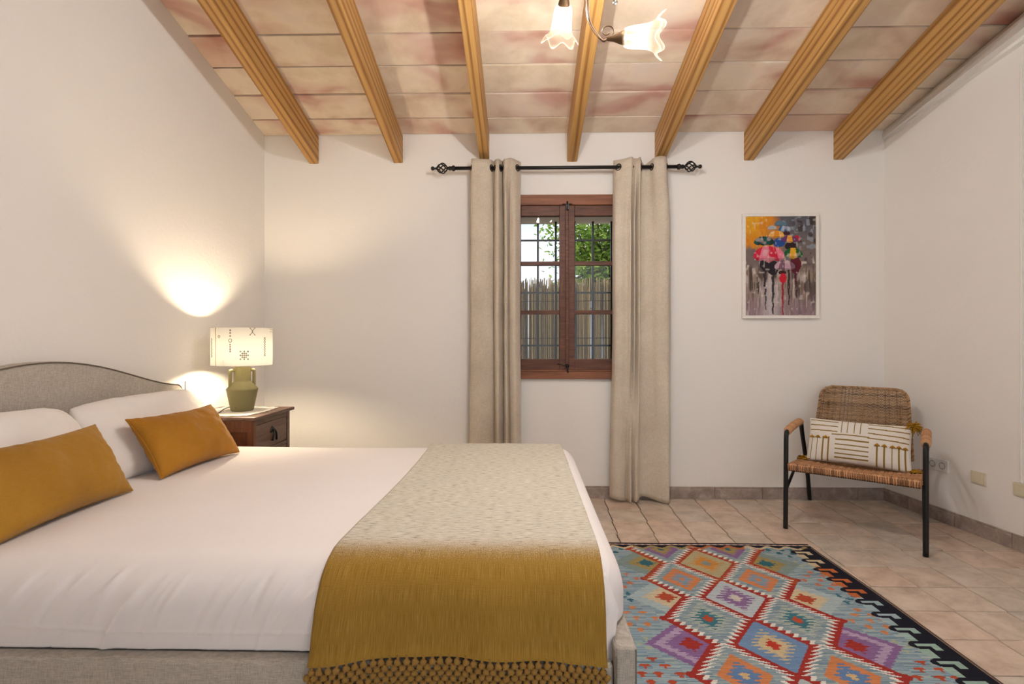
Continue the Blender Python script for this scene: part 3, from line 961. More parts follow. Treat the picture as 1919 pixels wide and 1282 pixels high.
plate('cable_outlet', 'beige outlet plate cut by the right edge of the photo', 'outlet', 1902, 903, 1940, 938, M['beige_plastic'], 'blank')
# white cable duct rising from the outlet
a = on_right(1914, 560); c = on_right(1914, 905)
b = MB().obox((a + c) / 2 * np.array([1, 1, 0]) + UPV * ((2.6 + c[2]) / 2) + rnrm * .003, rdir * .006, rnrm * .003, UPV * (2.6 - c[2]) / 2)
tag(b.build('cable_duct', M['plaster'], bevel=.003), 'slim white cable duct above the right outlet plate', 'duct')
# socket plate by the headboard
a, c = at_x(346, 714, XL), at_x(364, 738, XL)
b = MB().box((XL, a[1], c[2]), (XL + .009, c[1], a[2]))
rt = thing('bedside_switch', (XL, (a[1] + c[1]) / 2, c[2]), 'small white switch plate on the wall beside the headboard', 'switch')
b.build('plate', M['white_plastic'], rt, bevel=.003)
MB().box((XL + .009, a[1] + .015, c[2] + .012), (XL + .012, c[1] - .015, a[2] - .012)).build('rocker', M['white_plastic'], rt, bevel=.001)

# ================================================================== BED
BY0, BY1 = 1.19, 2.71
HX = XL + .085                     # headboard front
FX0, FX1 = .207, .258
RT, FT = .387, .43
bed = thing('bed', ((XL + FX1) / 2, (BY0 + BY1) / 2, 0), 'double bed with grey linen upholstered frame and arched headboard', 'bed')
ymid = (BY0 + BY1) / 2
def hb_top(y):
    q = abs(y - ymid) / ((BY1 - BY0) / 2 + .02)
    if q < .93: return .902 + .143 * (0.5 + .5 * math.cos(math.pi * min(1, q / .97))) ** .8
    u = (q - .93) / .07
    return .902 + .002 - .045 * (1 - math.sqrt(max(0, 1 - u * u)))
ys = np.concatenate([np.linspace(BY0 - .02, BY0 + .06, 12), np.linspace(BY0 + .07, BY1 - .07, 50), np.linspace(BY1 - .06, BY1 + .02, 12)])
b = MB()
ring = []
for y in ys:
    z = hb_top(y)
    pts = [(XL + .006, y, .12)] + [(XL + .006, y, z - .02), (XL + .016, y, z - .003), (XL + .03, y, z), (HX - .02, y, z), (HX - .006, y, z - .004), (HX, y, z - .016)] + [(HX, y, lerp(z - .016, .12, q)) for q in (.1, .3, .6, 1)]
    ring.append(pts)
P = np.array(ring)
b.grid(P, flip=True)
n = P.shape[1]
b.add(np.concatenate([P[0], P[-1]]), [tuple(range(n)), tuple(range(2 * n - 1, n - 1, -1))])
hb = b.build('headboard', M['upholstery'], bed)
pp = [(HX - .004, y, hb_top(y) - .004) for y in ys]
MB().tube([(HX - .004, BY0 - .02, .3)] + pp + [(HX - .004, BY1 + .02, .3)], .0032, 6).build('piping', M['piping'], hb)
for yy_ in (BY0, BY1 - .045):
    MB().box((HX, yy_, .09), (FX0 - .002, yy_ + .045, RT)).build('side_rail', M['upholstery'], bed, bevel=.012, segs=3)
MB().box((FX0, BY0 - .004, .09), (FX1, BY1 + .004, FT)).build('footboard', M['upholstery'], bed, bevel=.012, segs=3)
b = MB().tube([(FX0, BY0 - .003, .1), (FX0, BY0 - .003, FT - .02)], .003, 6).tube([(FX1 - .004, BY0 - .001, .1), (FX1 - .004, BY0 - .001, FT - .01), (FX1 - .004, BY1, FT - .004)], .003, 6)
b.build('seam', M['piping'], bed)
for x in (XL + .12, FX1 - .08):
    for y in (BY0 + .06, BY1 - .06):
        MB().lathe([(.018, 0), (.026, .10)], 12, (x, y, 0)).build('leg', M['darkwood'], bed)
MB().box((HX + .005, BY0 + .05, .22), (FX0 - .01, BY1 - .05, .372)).build('mattress', M['sheet'], bed, bevel=.03, segs=3)

# duvet: rounded slab with pulled creases on the near side
c0 = np.array([(HX + .02 + .262) / 2, (1.225 + 2.725) / 2, 0]); hx, hy = (.262 - HX - .02) / 2, (2.725 - 1.225) / 2
ZD0, ZD1, RR = .386, .586, .10
hz = (ZD1 - ZD0) / 2 + .05; cz = ZD1 - hz
rr = random.Random(11)
cre = []
for k in range(84):
    x = rr.uniform(-1.72, -.4) if k < 76 else rr.uniform(-1.7, .2)
    cre.append((x, rr.uniform(.43, .56), rr.uniform(.04, .12), rr.uniform(.35, .9), rr.uniform(.0014, .0052) * rr.choice([1, 1, -1]), rr.uniform(.005, .014)))
def duvet_pt(q):
    """q on the cube surface in [-1,1]^3 -> place and normal"""
    p = q * np.array([hx, hy, hz])
    inn = np.clip(p, -np.array([hx, hy, hz]) + RR, np.array([hx, hy, hz]) - RR)
    d = p - inn
    L = np.linalg.norm(d, axis=-1, keepdims=True)
    nrm = d / np.maximum(L, 1e-9)
    return inn + nrm * RR + np.array([c0[0], c0[1], cz]), nrm
def duvet_surf(U, V, face):
    one = np.ones_like(U)
    if face == 'top': q = np.stack([U, V, one], -1)
    elif face == 'near': q = np.stack([U, -one, V], -1)
    elif face == 'far': q = np.stack([U, one, V], -1)
    elif face == 'foot': q = np.stack([one, U, V], -1)
    else: q = np.stack([-one, U, V], -1)
    p, nrm = duvet_pt(q)
    x, y, z = p[..., 0], p[..., 1], p[..., 2]
    nw = smooth(.2, -.2, nrm[..., 2] - .75) * (nrm[..., 1] < 0.05)
    disp = np.zeros_like(x)
    for cx_, czz, ln, sl, am, wd in cre:
        xx = cx_ + (z - czz) * sl + 1.2 * (z - czz) ** 2
        disp += am * np.exp(-((x - xx) / wd) ** 2) * np.exp(-((z - czz) / ln) ** 2)
    # soft lengthwise fold and a bulge over the rail
    disp += .002 * np.exp(-((z - .455 - .02 * np.sin(x * 2.2)) / .004) ** 2) * smooth(-1.35, -1.2, x) * smooth(-.4, -.5, x)
    disp += .012 * np.exp(-((z - .47) / .06) ** 2) * smooth(.12, -.1, x)
    disp = disp * nw
    top = np.clip(nrm[..., 2], 0, 1)
    disp += top * .004 * np.sin(x * 3.1 + 1) * np.sin(y * 2.7)
    p = p + nrm * disp[..., None]
    p[..., 1] += .03 * smooth(.08, .24, p[..., 0]) * smooth(1.5, 1.25, p[..., 1])
    p[..., 0] -= .012 * smooth(.2, .27, p[..., 0]) * smooth(1.45, 1.25, p[..., 1])
    # the bottom edge is tucked behind the rail; at the foot it lies over the footboard
    p[..., 2] = np.maximum(p[..., 2], np.where(p[..., 0] > FX0 - .012, FT + .004, RT + .004 - .02 * (p[..., 1] > 1.24) * (p[..., 1] < 2.68)))
    return p
b = MB()
def gax(n, e=.86): 
    t = np.linspace(-1, 1, n)
    return t
U, V = np.meshgrid(np.linspace(-1, 1, 260), np.linspace(-1, 1, 110), indexing='ij')
b.grid(duvet_surf(U, V, 'top'))
U, V = np.meshgrid(np.linspace(-1, 1, 420), np.linspace(-1, 1, 70), indexing='ij')
b.grid(duvet_surf(U, V, 'near')); b.grid(duvet_surf(U, V, 'far'), flip=True)
U, V = np.meshgrid(np.linspace(-1, 1, 160), np.linspace(-1, 1, 60), indexing='ij')
b.grid(duvet_surf(U, V, 'foot')); b.grid(duvet_surf(U, V, 'head'), flip=True)
duv = b.build('duvet', M['sheet'])
wd = duv.modifiers.new('weld', 'WELD'); wd.merge_threshold = .0004
tag(duv, 'smooth white cotton duvet covering the bed', 'duvet')
# tucked corner fold hanging at the foot
nu, nv = 26, 26
P = np.zeros((nu, nv, 3))
for i in range(nu):
    for j in range(nv):
        s, t = i / (nu - 1), j / (nv - 1)
        x = lerp(.150, float(np.interp(t, [0, .4, 1], [.200, .226, .206])), s)
        z = lerp(.555, .375, t)
        base = 1.225 + .03 * float(smooth(.08, .24, x)) + .10 * (1 - math.sqrt(max(0, 1 - max(0, (z - .486) / .1) ** 2)))
        y = base + .004 - .045 * t ** 1.2 * (.6 + .4 * math.cos((s - .55) * 3.4)) - .006 * math.sin(s * 11 + t * 2) * t
        P[i, j] = (x, y, z)
fo = MB().grid(P).build('corner_fold', M['sheet'], duv)
so = fo.modifiers.new('thickness', 'SOLIDIFY'); so.thickness = .004

# pillows and cushions
def pillow(name, mat, label, cat, group, org, e1, e2, a, bb, h, pinch=.06, seed=0, wr=.006, n=46, pw=.42, seam=None, flat_back=1.0, rnd=0.0, gather=0.0):
    """a, bb half sizes along e1, e2; org is the centre"""
    e1 = np.asarray(e1, float); e1 /= np.linalg.norm(e1)
    e2 = np.asarray(e2, float); e2 -= e1 * np.dot(e1, e2); e2 /= np.linalg.norm(e2)
    nn = np.cross(e1, e2)
    t = np.sin(np.linspace(-1, 1, n) * math.pi / 2)
    S, T = np.meshgrid(t, t, indexing='ij')
    X = a * S * (1 - pinch * S ** 2 * (1 - T ** 2)); Y = bb * T * (1 - pinch * 1.3 * T ** 2 * (1 - S ** 2))
    X = X * np.sqrt(1 - rnd * T ** 4 / 2); Y = Y * np.sqrt(1 - rnd * S ** 4 / 2)
    prof = np.clip((1 - S ** 2) * (1 - T ** 2), 0, 1) ** pw
    W = np.zeros_like(S)
    for i in range(n):
        for j in range(n):
            W[i, j] = fbm(X[i, j] * 7, Y[i, j] * 9, seed) + .5 * fbm(X[i, j] * 20, Y[i, j] * 20, seed + 3)
    gat = (np.sin(S * 38 + 3 * np.sin(S * 7 + seed)) * np.exp(-(1 - abs(T)) / .10) + .7 * np.sin(T * 26 + seed) * np.exp(-(1 - abs(S)) / .08))
    W = W + gather * gat
    up = h * prof + wr * W * prof ** .5; dn = -h * flat_back * prof + wr * W * prof ** .5
    mk = lambda Z: np.asarray(org) + X[..., None] * e1 + Y[..., None] * e2 + Z[..., None] * nn
    b = MB().grid(mk(up)).grid(mk(dn), flip=True)
    low = b.v[0][:, 2].min()
    root = thing(name, (org[0], org[1], low), label, cat, group)
    o = b.build('cover', mat, root)
    w = o.modifiers.new('weld', 'WELD'); w.merge_threshold = .0005
    if seam is not None:
        edge = [mk(up * 0)[i, 0] for i in range(n)] + [mk(up * 0)[-1, j] for j in range(1, n)] + [mk(up * 0)[i, -1] for i in range(n - 2, -1, -1)] + [mk(up * 0)[0, j] for j in range(n - 2, 0, -1)]
        MB().tube(edge, .0028, 5, closed=True).build('seam', seam, root)
    return root, mk, (S, T, up), nn
ZB = .590
# white pillows lean on the headboard
pillow('bed_pillow', M['pillowcase'], 'white pillow at the far side of the bed, behind the ochre cushion', 'pillow', 'white bed pillows',
       (-1.640, 2.305, .728), (0, 1, .0), (-.22, 0, .35), .385, .178, .098, .02, 1.0, .014, pw=.4, rnd=.35)
pillow('bed_pillow', M['pillowcase'], 'white pillow at the near side of the bed, cut by the left edge', 'pillow', 'white bed pillows',
       (-1.645, 1.55, .730), (0, 1, .0), (-.21, 0, .35), .385, .178, .098, .02, 4.0, .014, pw=.4, rnd=.35)
def cush(label, mat, bl, br, tl, tr, h, seed):
    bl, br, tl, tr = map(np.array, (bl, br, tl, tr))
    c = (bl + br + tl + tr) / 4 + np.array([0, 0, -.008])
    e1 = (br + tr - bl - tl) / 2; e2 = (tl + tr - bl - br) / 2
    pillow('cushion', mat, label, 'cushion', 'mustard cushions on the bed', c, e1, e2, np.linalg.norm(e1) / 2, np.linalg.norm(e2) / 2, h, .085, seed, .009, n=80, pw=.42, seam=mat, gather=.35)
b1, b2 = at_z(300, 893, ZB + .01), at_z(452, 843, ZB + .01)
t1 = at_y(237, 783, b1[1]); t2 = at_y(391, 756, b2[1])
cush('ochre velvet cushion nearest the lamp, leaning on the far pillow', M['velvet_b'], b1, b2, t1, t2, .070, 7.0)
b2 = at_z(247, 915, ZB + .01); b1 = at_z(-60, 1040, ZB + .01)
t2 = at_y(180, 792, b2[1]); t1 = t2 + (b1 - b2) * np.array([1, 1, 0]) * .98 + np.array([.0, 0, -.0])
cush('mustard velvet cushion at the left edge of the photo', M['velvet'], b1, b2, t1, t2, .070, 9.0)

# ------------------------------------------------------------------ throw
TX0, TX1 = -.468, .190
path = [(2.732, .47), (2.730, .53), (2.695, .585), (2.63, .599), (2.4, .600), (2.1, .600), (1.8, .600), (1.5, .600), (1.345, .598), (1.29, .588), (1.245, .562), (1.215, .52), (1.200, .47), (1.192, .43), (1.181, .405)]
pth = spline(path, 260)
seg = np.concatenate([[0], np.cumsum(np.linalg.norm(np.diff(pth, axis=0), axis=1))]); seg /= seg[-1]
nu, nv = 90, 260
P = np.zeros((nu, nv, 3))
for i in range(nu):
    s = i / (nu - 1)
    for j in range(nv):
        y, z = pth[j]
        t = seg[j]
        x = lerp(TX0, TX1, s)
        if s < .5: x += (.5 - s) * 2 * (.018 * math.sin(t * 4.0) - .006)
        wob = .0028 * fbm(x * 9, t * 9, 3.0)
        hang = smooth(.86, 1.0, t)
        y2 = y - hang * (.008 * math.sin(s * 11 + 1) + .004 * math.sin(s * 23)) - abs(wob) * .5
        z2 = z + abs(wob)
        # hem sags at both corners
        z2 -= hang * (.024 * (2 * s - 1) ** 2)
        P[i, j] = (x, y2, z2)
mb = MB().grid(P, flip=True)
thr = thing('throw_blanket', ((TX0 + TX1) / 2, 1.95, .38), 'cream and mustard woven throw with knotted fringe across the bed foot', 'throw')
o = mb.build('woven_panel', M['throw'], thr)
uvl = o.data.uv_layers.new(name='UVMap')
uvv = np.zeros((nu * nv, 2))
uvv[:, 0] = np.repeat(np.linspace(0, .66, nu), nv) / .66 * .66
uvv[:, 1] = np.tile(seg, nu)
li = np.zeros(len(o.data.loops), int); o.data.loops.foreach_get('vertex_index', li)
uvl.data.foreach_set('uv', uvv[li].ravel())
so = o.modifiers.new('thickness', 'SOLIDIFY'); so.thickness = .005; so.offset = 1
# fringe: net of knots
kb = bmesh.new(); bmesh.ops.create_icosphere(kb, subdivisions=2, radius=1.0)
for vv in kb.verts:
    k = 1 + .12 * mnoise.noise(vv.co * 2.3) + .10 * math.sin(vv.co.x * 9 + vv.co.z * 7)
    vv.co = Vector((vv.co.x * .0088 * k, vv.co.y * .0075 * k, vv.co.z * .0078 * k))
km = bpy.data.meshes.new('fringe_knot'); kb.to_mesh(km); kb.free()
for p_ in km.polygons: p_.use_smooth = True
km.materials.append(M['yarn'])
end = P[:, -1]
def hem(s):
    q = s * (nu - 1); i = min(int(q), nu - 2); return lerp(end[i], end[i + 1], q - i)
ROWS, COLS = 7, 36
net = MB()
K = {}
for r in range(ROWS):
    for c in range(COLS + (r % 2)):
        s = (c + (0 if r % 2 else .5)) / COLS
        p = hem(min(max(s, 0), 1)) + np.array([0, -.004, -.009 - r * .0122])
        p = p + np.array([random.uniform(-.0015, .0015), random.uniform(-.002, .001), random.uniform(-.0012, .0012)])
        K[r, c] = p
fr = None
for (r, c), p in K.items():
    if r == 0: net.tube([hem(min(max((c + .5) / COLS, 0), 1)) + np.array([0, 0, .006]), p], .0042, 5, caps=False)
    for q in ((c, c + 1) if r % 2 == 0 else (c - 1, c)):
        if (r + 1, q) in K: net.tube([p, K[r + 1, q]], .0034, 5, caps=False)
    if r == ROWS - 1: net.tube([p, p + np.array([random.uniform(-.006, .006), -.002, -.05]), p + np.array([random.uniform(-.01, .01), 0, -.11])], [.004, .006, .003], 5)
fringe = net.build('fringe', M['yarn'], thr)
iw = WM[fringe.name].inverted()
for p in K.values():
    o = bpy.data.objects.new('fringe_knot', km)
    COL.objects.link(o)
    o.parent = fringe
    o.location = iw @ Vector(p)
    o.rotation_euler = (random.uniform(-.4, .4), random.uniform(-.6, .6), random.uniform(-.4, .4))

# ================================================================== NIGHTSTAND
NZ = .72
na, nb_ = at_z(475, 783, NZ), at_z(555, 762, NZ)
NX1 = float((na[0] + nb_[0]) / 2); NY0, NY1 = max(float(na[1]), BY1 + .025), float(nb_[1])
NX0 = XL + .012
ns = thing('nightstand', ((NX0 + NX1) / 2, (NY0 + NY1) / 2, 0), 'dark wooden bedside chest with iron drop pulls in the corner', 'nightstand')
MB().box((NX0, NY0, NZ - .018), (NX1, NY1, NZ)).build('top', M['darkwood'], ns, bevel=.005)
bx0, bx1, by0, by1 = NX0 + .006, NX1 - .022, NY0 + .02, NY1 - .02
for x in (bx0, bx1 - .035):
    for y in (by0, by1 - .035):
        MB().box((x, y, 0), (x + .035, y + .035, NZ - .018)).build('post', M['darkwood_red'] if y == by0 else M['darkwood'], ns, bevel=.003)
for y in (by0, by1 - .035):
    b = MB().box((bx0 + .035, y + .004, NZ - .085), (bx1 - .035, y + .031, NZ - .018)).box((bx0 + .035, y + .004, .06), (bx1 - .035, y + .031, .12))
    b.build('side_rail', M['darkwood_red'], ns, bevel=.002)
    MB().box((bx0 + .035, y + .013, .12), (bx1 - .035, y + .022, NZ - .085)).build('side_panel', M['darkwood_red'], ns)
MB().box((bx0, by0 + .035, .06), (bx0 + .012, by1 - .035, NZ - .018)).build('back_panel', M['darkwood_red'], ns)
zr = [NZ - .018, NZ - .05, NZ - .195, NZ - .215, NZ - .40, NZ - .42, .09, .05]
for k in range(0, 8, 2):
    MB().box((bx1 - .03, by0 + .035, zr[k + 1]), (bx1 - .003, by1 - .035, zr[k])).build('front_rail', M['darkwood'], ns, bevel=.0015)
yc = (by0 + by1) / 2
for k in (1, 3, 5):
    z1_, z0_ = zr[k] - .002, zr[k + 1] + .002
    dr = MB().box((bx0 + .05, by0 + .037, z0_), (bx1 - .004, by1 - .037, z1_)).build('drawer', M['darkwood'], ns, bevel=.003)
    zc_ = (z0_ + z1_) / 2
    b = MB().lathe([(.001, .012), (.012, .010), (.014, .004), (.019, .002), (.019, 0)], 14, (bx1 - .004, yc, zc_ + .022), (1, 0, 0))
    for s in (-1, 1):
        b.lathe([(.001, .008), (.010, .006), (.012, 0)], 10, (bx1 - .004, yc + s * .016, zc_ + .016), (1, 0, 0))
        b.tube(spline([(bx1 + .008, yc + s * .004, zc_ + .022), (bx1 + .014, yc + s * .014, zc_ + .0), (bx1 + .01, yc + s * .026, zc_ - .04)], 8), np.linspace(.004, .0075, 8), 7)
    b.build('drop_pull', M['iron'], dr)

# doily
dcx, dcy = (NX0 + NX1) / 2 - .012, (NY0 + NY1) / 2 + .0
n = 96
vs = [(dcx, dcy, NZ + .004)]
fs = []
for rI, rr_ in enumerate((.5, .93, 1.0)):
    for j in range(n):
        a = j / n * 2 * math.pi
        sq = 1 / max(abs(math.cos(a)), abs(math.sin(a))) ** .75
        rad = .178 * rr_ * sq * (1 + (.035 * abs(math.sin(a * 11)) if rI else 0))
        x, y = dcx + rad * .98 * math.cos(a), dcy + rad * 1.12 * math.sin(a)
        x = max(x, XL + .016); x = min(x, NX1 + .012)
        z = NZ + .0035 + (.004 * math.sin(a * 22) if rI == 2 else 0.0) * .3
        vs.append((x, y, z))
for j in range(n):
    fs.append((0, 1 + j, 1 + (j + 1) % n))
    for q in range(2):
        fs.append((1 + q * n + j, 1 + (q + 1) * n + j, 1 + (q + 1) * n + (j + 1) % n, 1 + q * n + (j + 1) % n))
dl = MB().add(vs, fs, True).build('doily', M['doily'])
so = dl.modifiers.new('thickness', 'SOLIDIFY'); so.thickness = .003; so.offset = -1
tag(dl, 'white crocheted doily with scalloped edge under the lamp', 'doily')

# ================================================================== TABLE LAMP
ZLB = NZ + .0045
lf = at_z(454, 771.5, ZLB)
lc = lf * 1.0
dirv = (lf - EYE) * np.array([1, 1, 0]); dirv /= np.linalg.norm(dirv)
lc = lf + dirv * .060
LX, LY = float(lc[0]), float(lc[1])
lamp = thing('table_lamp', (LX, LY, ZLB), 'olive ceramic jug lamp with lit white drum shade on the nightstand', 'lamp')
ld = float(np.dot(lc - EYE, FWD))
S_ = ld / F
hgt = lambda py: H + (CY - py) * S_ - ZLB
z_sh, z_nk, z_tp, z_s0, z_s1 = hgt(729), hgt(715), hgt(684), hgt(683), hgt(615)
base = MB().lathe([(.001, 0), (.056, 0), (.060, .004), (.083, z_sh - .004), (.0838, z_sh), (.080, z_sh + .006), (.047, z_nk), (.045, z_nk + .004), (.045, z_tp - .012), (.049, z_tp - .004), (.046, z_tp), (.001, z_tp)], 48, (LX, LY, ZLB))
bo = base.build('jug_base', M['ceramic'], lamp)
ang = math.atan2(-LY, -LX) + math.radians(115)
for s in (-1, 1):
    e = np.array([math.cos(ang), math.sin(ang), 0]) * s
    o = np.array([LX, LY, ZLB])
    q = spline([o + e * .040 + UPV * (z_tp - .032), o + e * .062 + UPV * (z_tp - .030), o + e * .068 + UPV * (z_tp - .038), o + e * .068 + UPV * (z_tp - .07), o + e * .068 + UPV * (z_sh + .006)], 30)
    MB().tube(q, .009, 10, flat=1.0).build('handle', M['ceramic'], lamp)
MB().tube([(LX, LY, ZLB + z_tp), (LX, LY, ZLB + z_tp + .04)], .014, 12).build('bulb_holder', M['white_plastic'], lamp)
SR = 118 * ld * .88 / (2 * F)
zs0, zs1 = ZLB + z_s0 - .004, ZLB + z_s1
sh = MB().lathe([(SR, zs0), (SR, zs1)], 72, (LX, LY, 0))
so_ = sh.build('shade', M['shade'], lamp)
rim = MB()
for z in (zs0, zs1):
    a = np.linspace(0, 2 * math.pi, 73)[:-1]
    rim.tube(np.stack([LX + SR * np.cos(a), LY + SR * np.sin(a), np.full(72, z)], 1), .0022, 6, closed=True)
rim.build('shade_rim', M['frame_white'], so_)
sp_ = MB()
for k in range(3):
    a = k * 2.094 + .4
    sp_.tube([(LX, LY, ZLB + z_tp + .035), (LX + SR * math.cos(a), LY + SR * math.sin(a), zs0 + .03)], .0018, 5)
sp_.build('spider', M['chrome'], so_)
bm_ = MB().lathe([(.010, 0), (.018, .02), (.026, .045), (.024, .065), (.012, .08), (.001, .083)], 16, (LX, LY, ZLB + z_tp + .036))
bm_.build('bulb', M['bulb_lamp'], lamp)
# embroidered marks on the shade: placed by angle round the drum
cam_ang = math.atan2(-LY, -LX)
def on_shade(da, z):
    """da: metres of arc to the right as seen by the viewer"""
    a = cam_ang + da / SR
    return np.array([LX + (SR + .0016) * math.cos(a), LY + (SR + .0016) * math.sin(a), z])
zmid = (zs0 + zs1) / 2; hh = (zs1 - zs0)
def zig(b, u0, z0, z1, n, w, r=.0015):
    b.tube([on_shade(u0 + (w if i % 2 else -w), lerp(z0, z1, i / n)) for i in range(n + 1)], r, 4)
def mark(name, mat, fn):
    b = MB(); fn(b); return b.build(name, mat, so_)
def fr_px(px): return math.asin(max(-.98, min(.98, (px - 453.5) / 59.0))) * SR
def zpx(py): return lerp(zs0, zs1, (683 - py) / 68.0)
mark('chevron_stitch', M['stitch'], lambda b: [zig(b, fr_px(472) - .006, zpx(615), zpx(629), 2, .009), zig(b, fr_px(472) + .006, zpx(615), zpx(629), 2, -.009)])
def lattice(b):
    zig(b, fr_px(495), zpx(632), zpx(666), 8, .006); zig(b, fr_px(495), zpx(632), zpx(666), 8, -.006)
mark('lattice_stitch', M['stitch'], lattice)
def beads(b, px, ys_, r):
    for y in ys_:
        a = np.linspace(0, 2 * math.pi, 11)[:-1]
        b.tube(np.array([on_shade(fr_px(px) + r * math.cos(v), zpx(y) + r * 1.2 * math.sin(v)) for v in a]), .0014, 4, closed=True)
mark('bead_stitch', M['stitch'], lambda b: (beads(b, 432, (620, 625, 630), .003), beads(b, 432, (638,), .008)))
mark('bead_stitch', M['stitch_rust'], lambda b: beads(b, 432, (645, 649, 653, 657), .003))
def square(b):
    for i in range(5):
        for j in range(5):
            if (i + j) % 2 == 0 or i == 2 or j == 2:
                beads(b, 457 + (i - 2) * 3.4, (664 + (j - 2) * 3.4,), .0025)
mark('square_stitch', M['stitch'], square)
mark('dash_stitch', M['stitch'], lambda b: (b.tube([on_shade(fr_px(505), zpx(618)), on_shade(fr_px(511), zpx(618))], .001, 4), b.tube([on_shade(fr_px(505), zpx(622)), on_shade(fr_px(511), zpx(622))], .001, 4)))
mark('dot_stitch', M['stitch'], lambda b: beads(b, 412, (631,), .006))
mark('chain_stitch', M['stitch'], lambda b: zig(b, fr_px(398.5), zpx(634), zpx(668), 12, .003))
mark('fabric_seam', M['stitch_rust'], lambda b: b.tube([on_shade(fr_px(406), zs0), on_shade(fr_px(406), zs1)], .0012, 4))
# flex
g0 = np.array([LX, LY, ZLB]) + np.array([math.cos(cam_ang - .5), math.sin(cam_ang - .5), 0]) * .063 + UPV * .022
g1 = at_z(421, 766, NZ + .012); g2 = at_z(408, 775, NZ + .007)
MB().tube(spline([g0, lerp(g0, g1, .5) + UPV * .006, g1, g2, g2 + np.array([-.01, -.05, -.0]), g2 + np.array([-.02, -.11, -.06]), g2 + np.array([-.02, -.115, -.3])], 40), .0028, 6).build('flex', M['cable'], lamp)
# ================================================================== CHANDELIER
CHX, CHY = float(at_y(1112, 0, 1.85)[0]), 1.85
chz = zceil(CHY) - BD
ch = thing('chandelier', (CHX, CHY, 2.25), 'brass chandelier with scrolled arms and lit flower shaped glass shades', 'chandelier')
MB().lathe([(.001, chz - .035), (.02, chz - .033), (.05, chz - .01), (.055, chz + .03), (.001, chz + .03)], 24, (CHX, CHY, 0)).build('canopy', M['brass'], ch)
MB().tube([(CHX, CHY, chz - .02), (CHX, CHY, 2.50)], .006, 8).lathe([(.001, 2.46), (.012, 2.465), (.022, 2.49), (.026, 2.52), (.016, 2.55), (.008, 2.57)], 16, (CHX, CHY, 0)).build('stem', M['brass'], ch)
bulbs = []
def ch_arm(cup, axis, path, curl=True):
    cup = np.array(cup, float); axis = np.array(axis, float); axis /= np.linalg.norm(axis)
    q = spline(path + [cup - axis * .05], 46)
    arm = MB().tube(q, .0042, 8)
    out = (cup - np.array([CHX, CHY, cup[2]])); out[2] = 0; out /= np.linalg.norm(out)
    if curl:
        s = np.linspace(0, 1, 30)
        pB = lerp(q[-1], q[-6], .3)
        r = .026 * (1 - .62 * s)
        a = -math.pi / 2 + s * 2 * math.pi * 1.15
        cc = pB + UPV * .028
        arm.tube(np.stack([cc + out * (r[i] * math.cos(a[i])) + UPV * (r[i] * math.sin(a[i])) for i in range(30)]), .0024, 6)
        off = q.copy(); off += -out * .007 + UPV * .004
        arm.tube(off[6:-8], .0022, 6)
    ao = arm.build('arm', M['brass'], ch)
    MB().lathe([(.005, -.056), (.008, -.05), (.011, -.03), (.021, -.004), (.023, .006), (.018, .012)], 18, cup, axis).build('cup', M['brass'], ao)
    def rf(ph, t): return 1 + .10 * math.cos(6 * ph) * smooth(.5, 1, t)
    def hf(ph, t): return .011 * math.cos(6 * ph) * smooth(.55, 1, t)
    prof = [(.021, .0), (.029, .010), (.034, .026), (.036, .050), (.038, .070), (.042, .085), (.049, .096), (.058, .104), (.065, .109), (.066, .113)]
    prof = [(r * 1.06, h * 1.16) for r, h in prof]
    g = MB().lathe(prof, 60, cup, axis, rf, hf=hf).build('glass_shade', M['frost'], ch)
    at = g.data.attributes.new('frosting', 'FLOAT', 'POINT')
    at.data.foreach_set('value', np.repeat(.0007 + .13 * np.linspace(0, 1, len(prof)) ** 4, 60))
    sd = g.modifiers.new('thickness', 'SOLIDIFY'); sd.thickness = .0015
    MB().lathe([(.006, .0), (.007, .025), (.009, .038), (.0105, .050), (.0095, .062), (.005, .070), (.0005, .073)], 14, cup, axis).build('bulb', M['bulb'], ch)
    bulbs.append(cup + axis * .06)
# right-hand arm
c1 = at_y(1166, 71, 1.84)
hub = np.array([CHX, CHY, 2.50])
k1 = at_y(1103, 8, 1.86); k2 = at_y(1108, 45, 1.86); k3 = at_y(1128, 75, 1.85)
ch_arm(c1, (.93, -.28, -.12), [hub, hub + np.array([-.012, .0, -.07]), k1, k2, k3])
# arm over the bed, its shade facing the window wall
c2 = at_y(1057, 6, 2.02)
ch_arm(c2, (-.06, .62, -.62), [hub, hub + np.array([-.05, .06, .02]), hub + np.array([-.09, .12, .0])], curl=False)
# arm towards the room
c3 = np.array([CHX + .06, CHY - .22, 2.52])
ch_arm(c3, (.15, -.9, -.2), [hub, hub + np.array([.01, -.04, -.07]), hub + np.array([.02, -.10, -.09])])
fin = at_y(1153, 2, 1.80)
MB().lathe([(.001, -.012), (.007, -.010), (.009, -.003), (.006, .003), (.010, .008), (.008, .018), (.003, .03)], 14, fin).tube([fin + UPV * .028, fin + UPV * .06 + np.array([-.02, .02, 0]), hub], .0028, 6).build('finial', M['chrome'], ch)
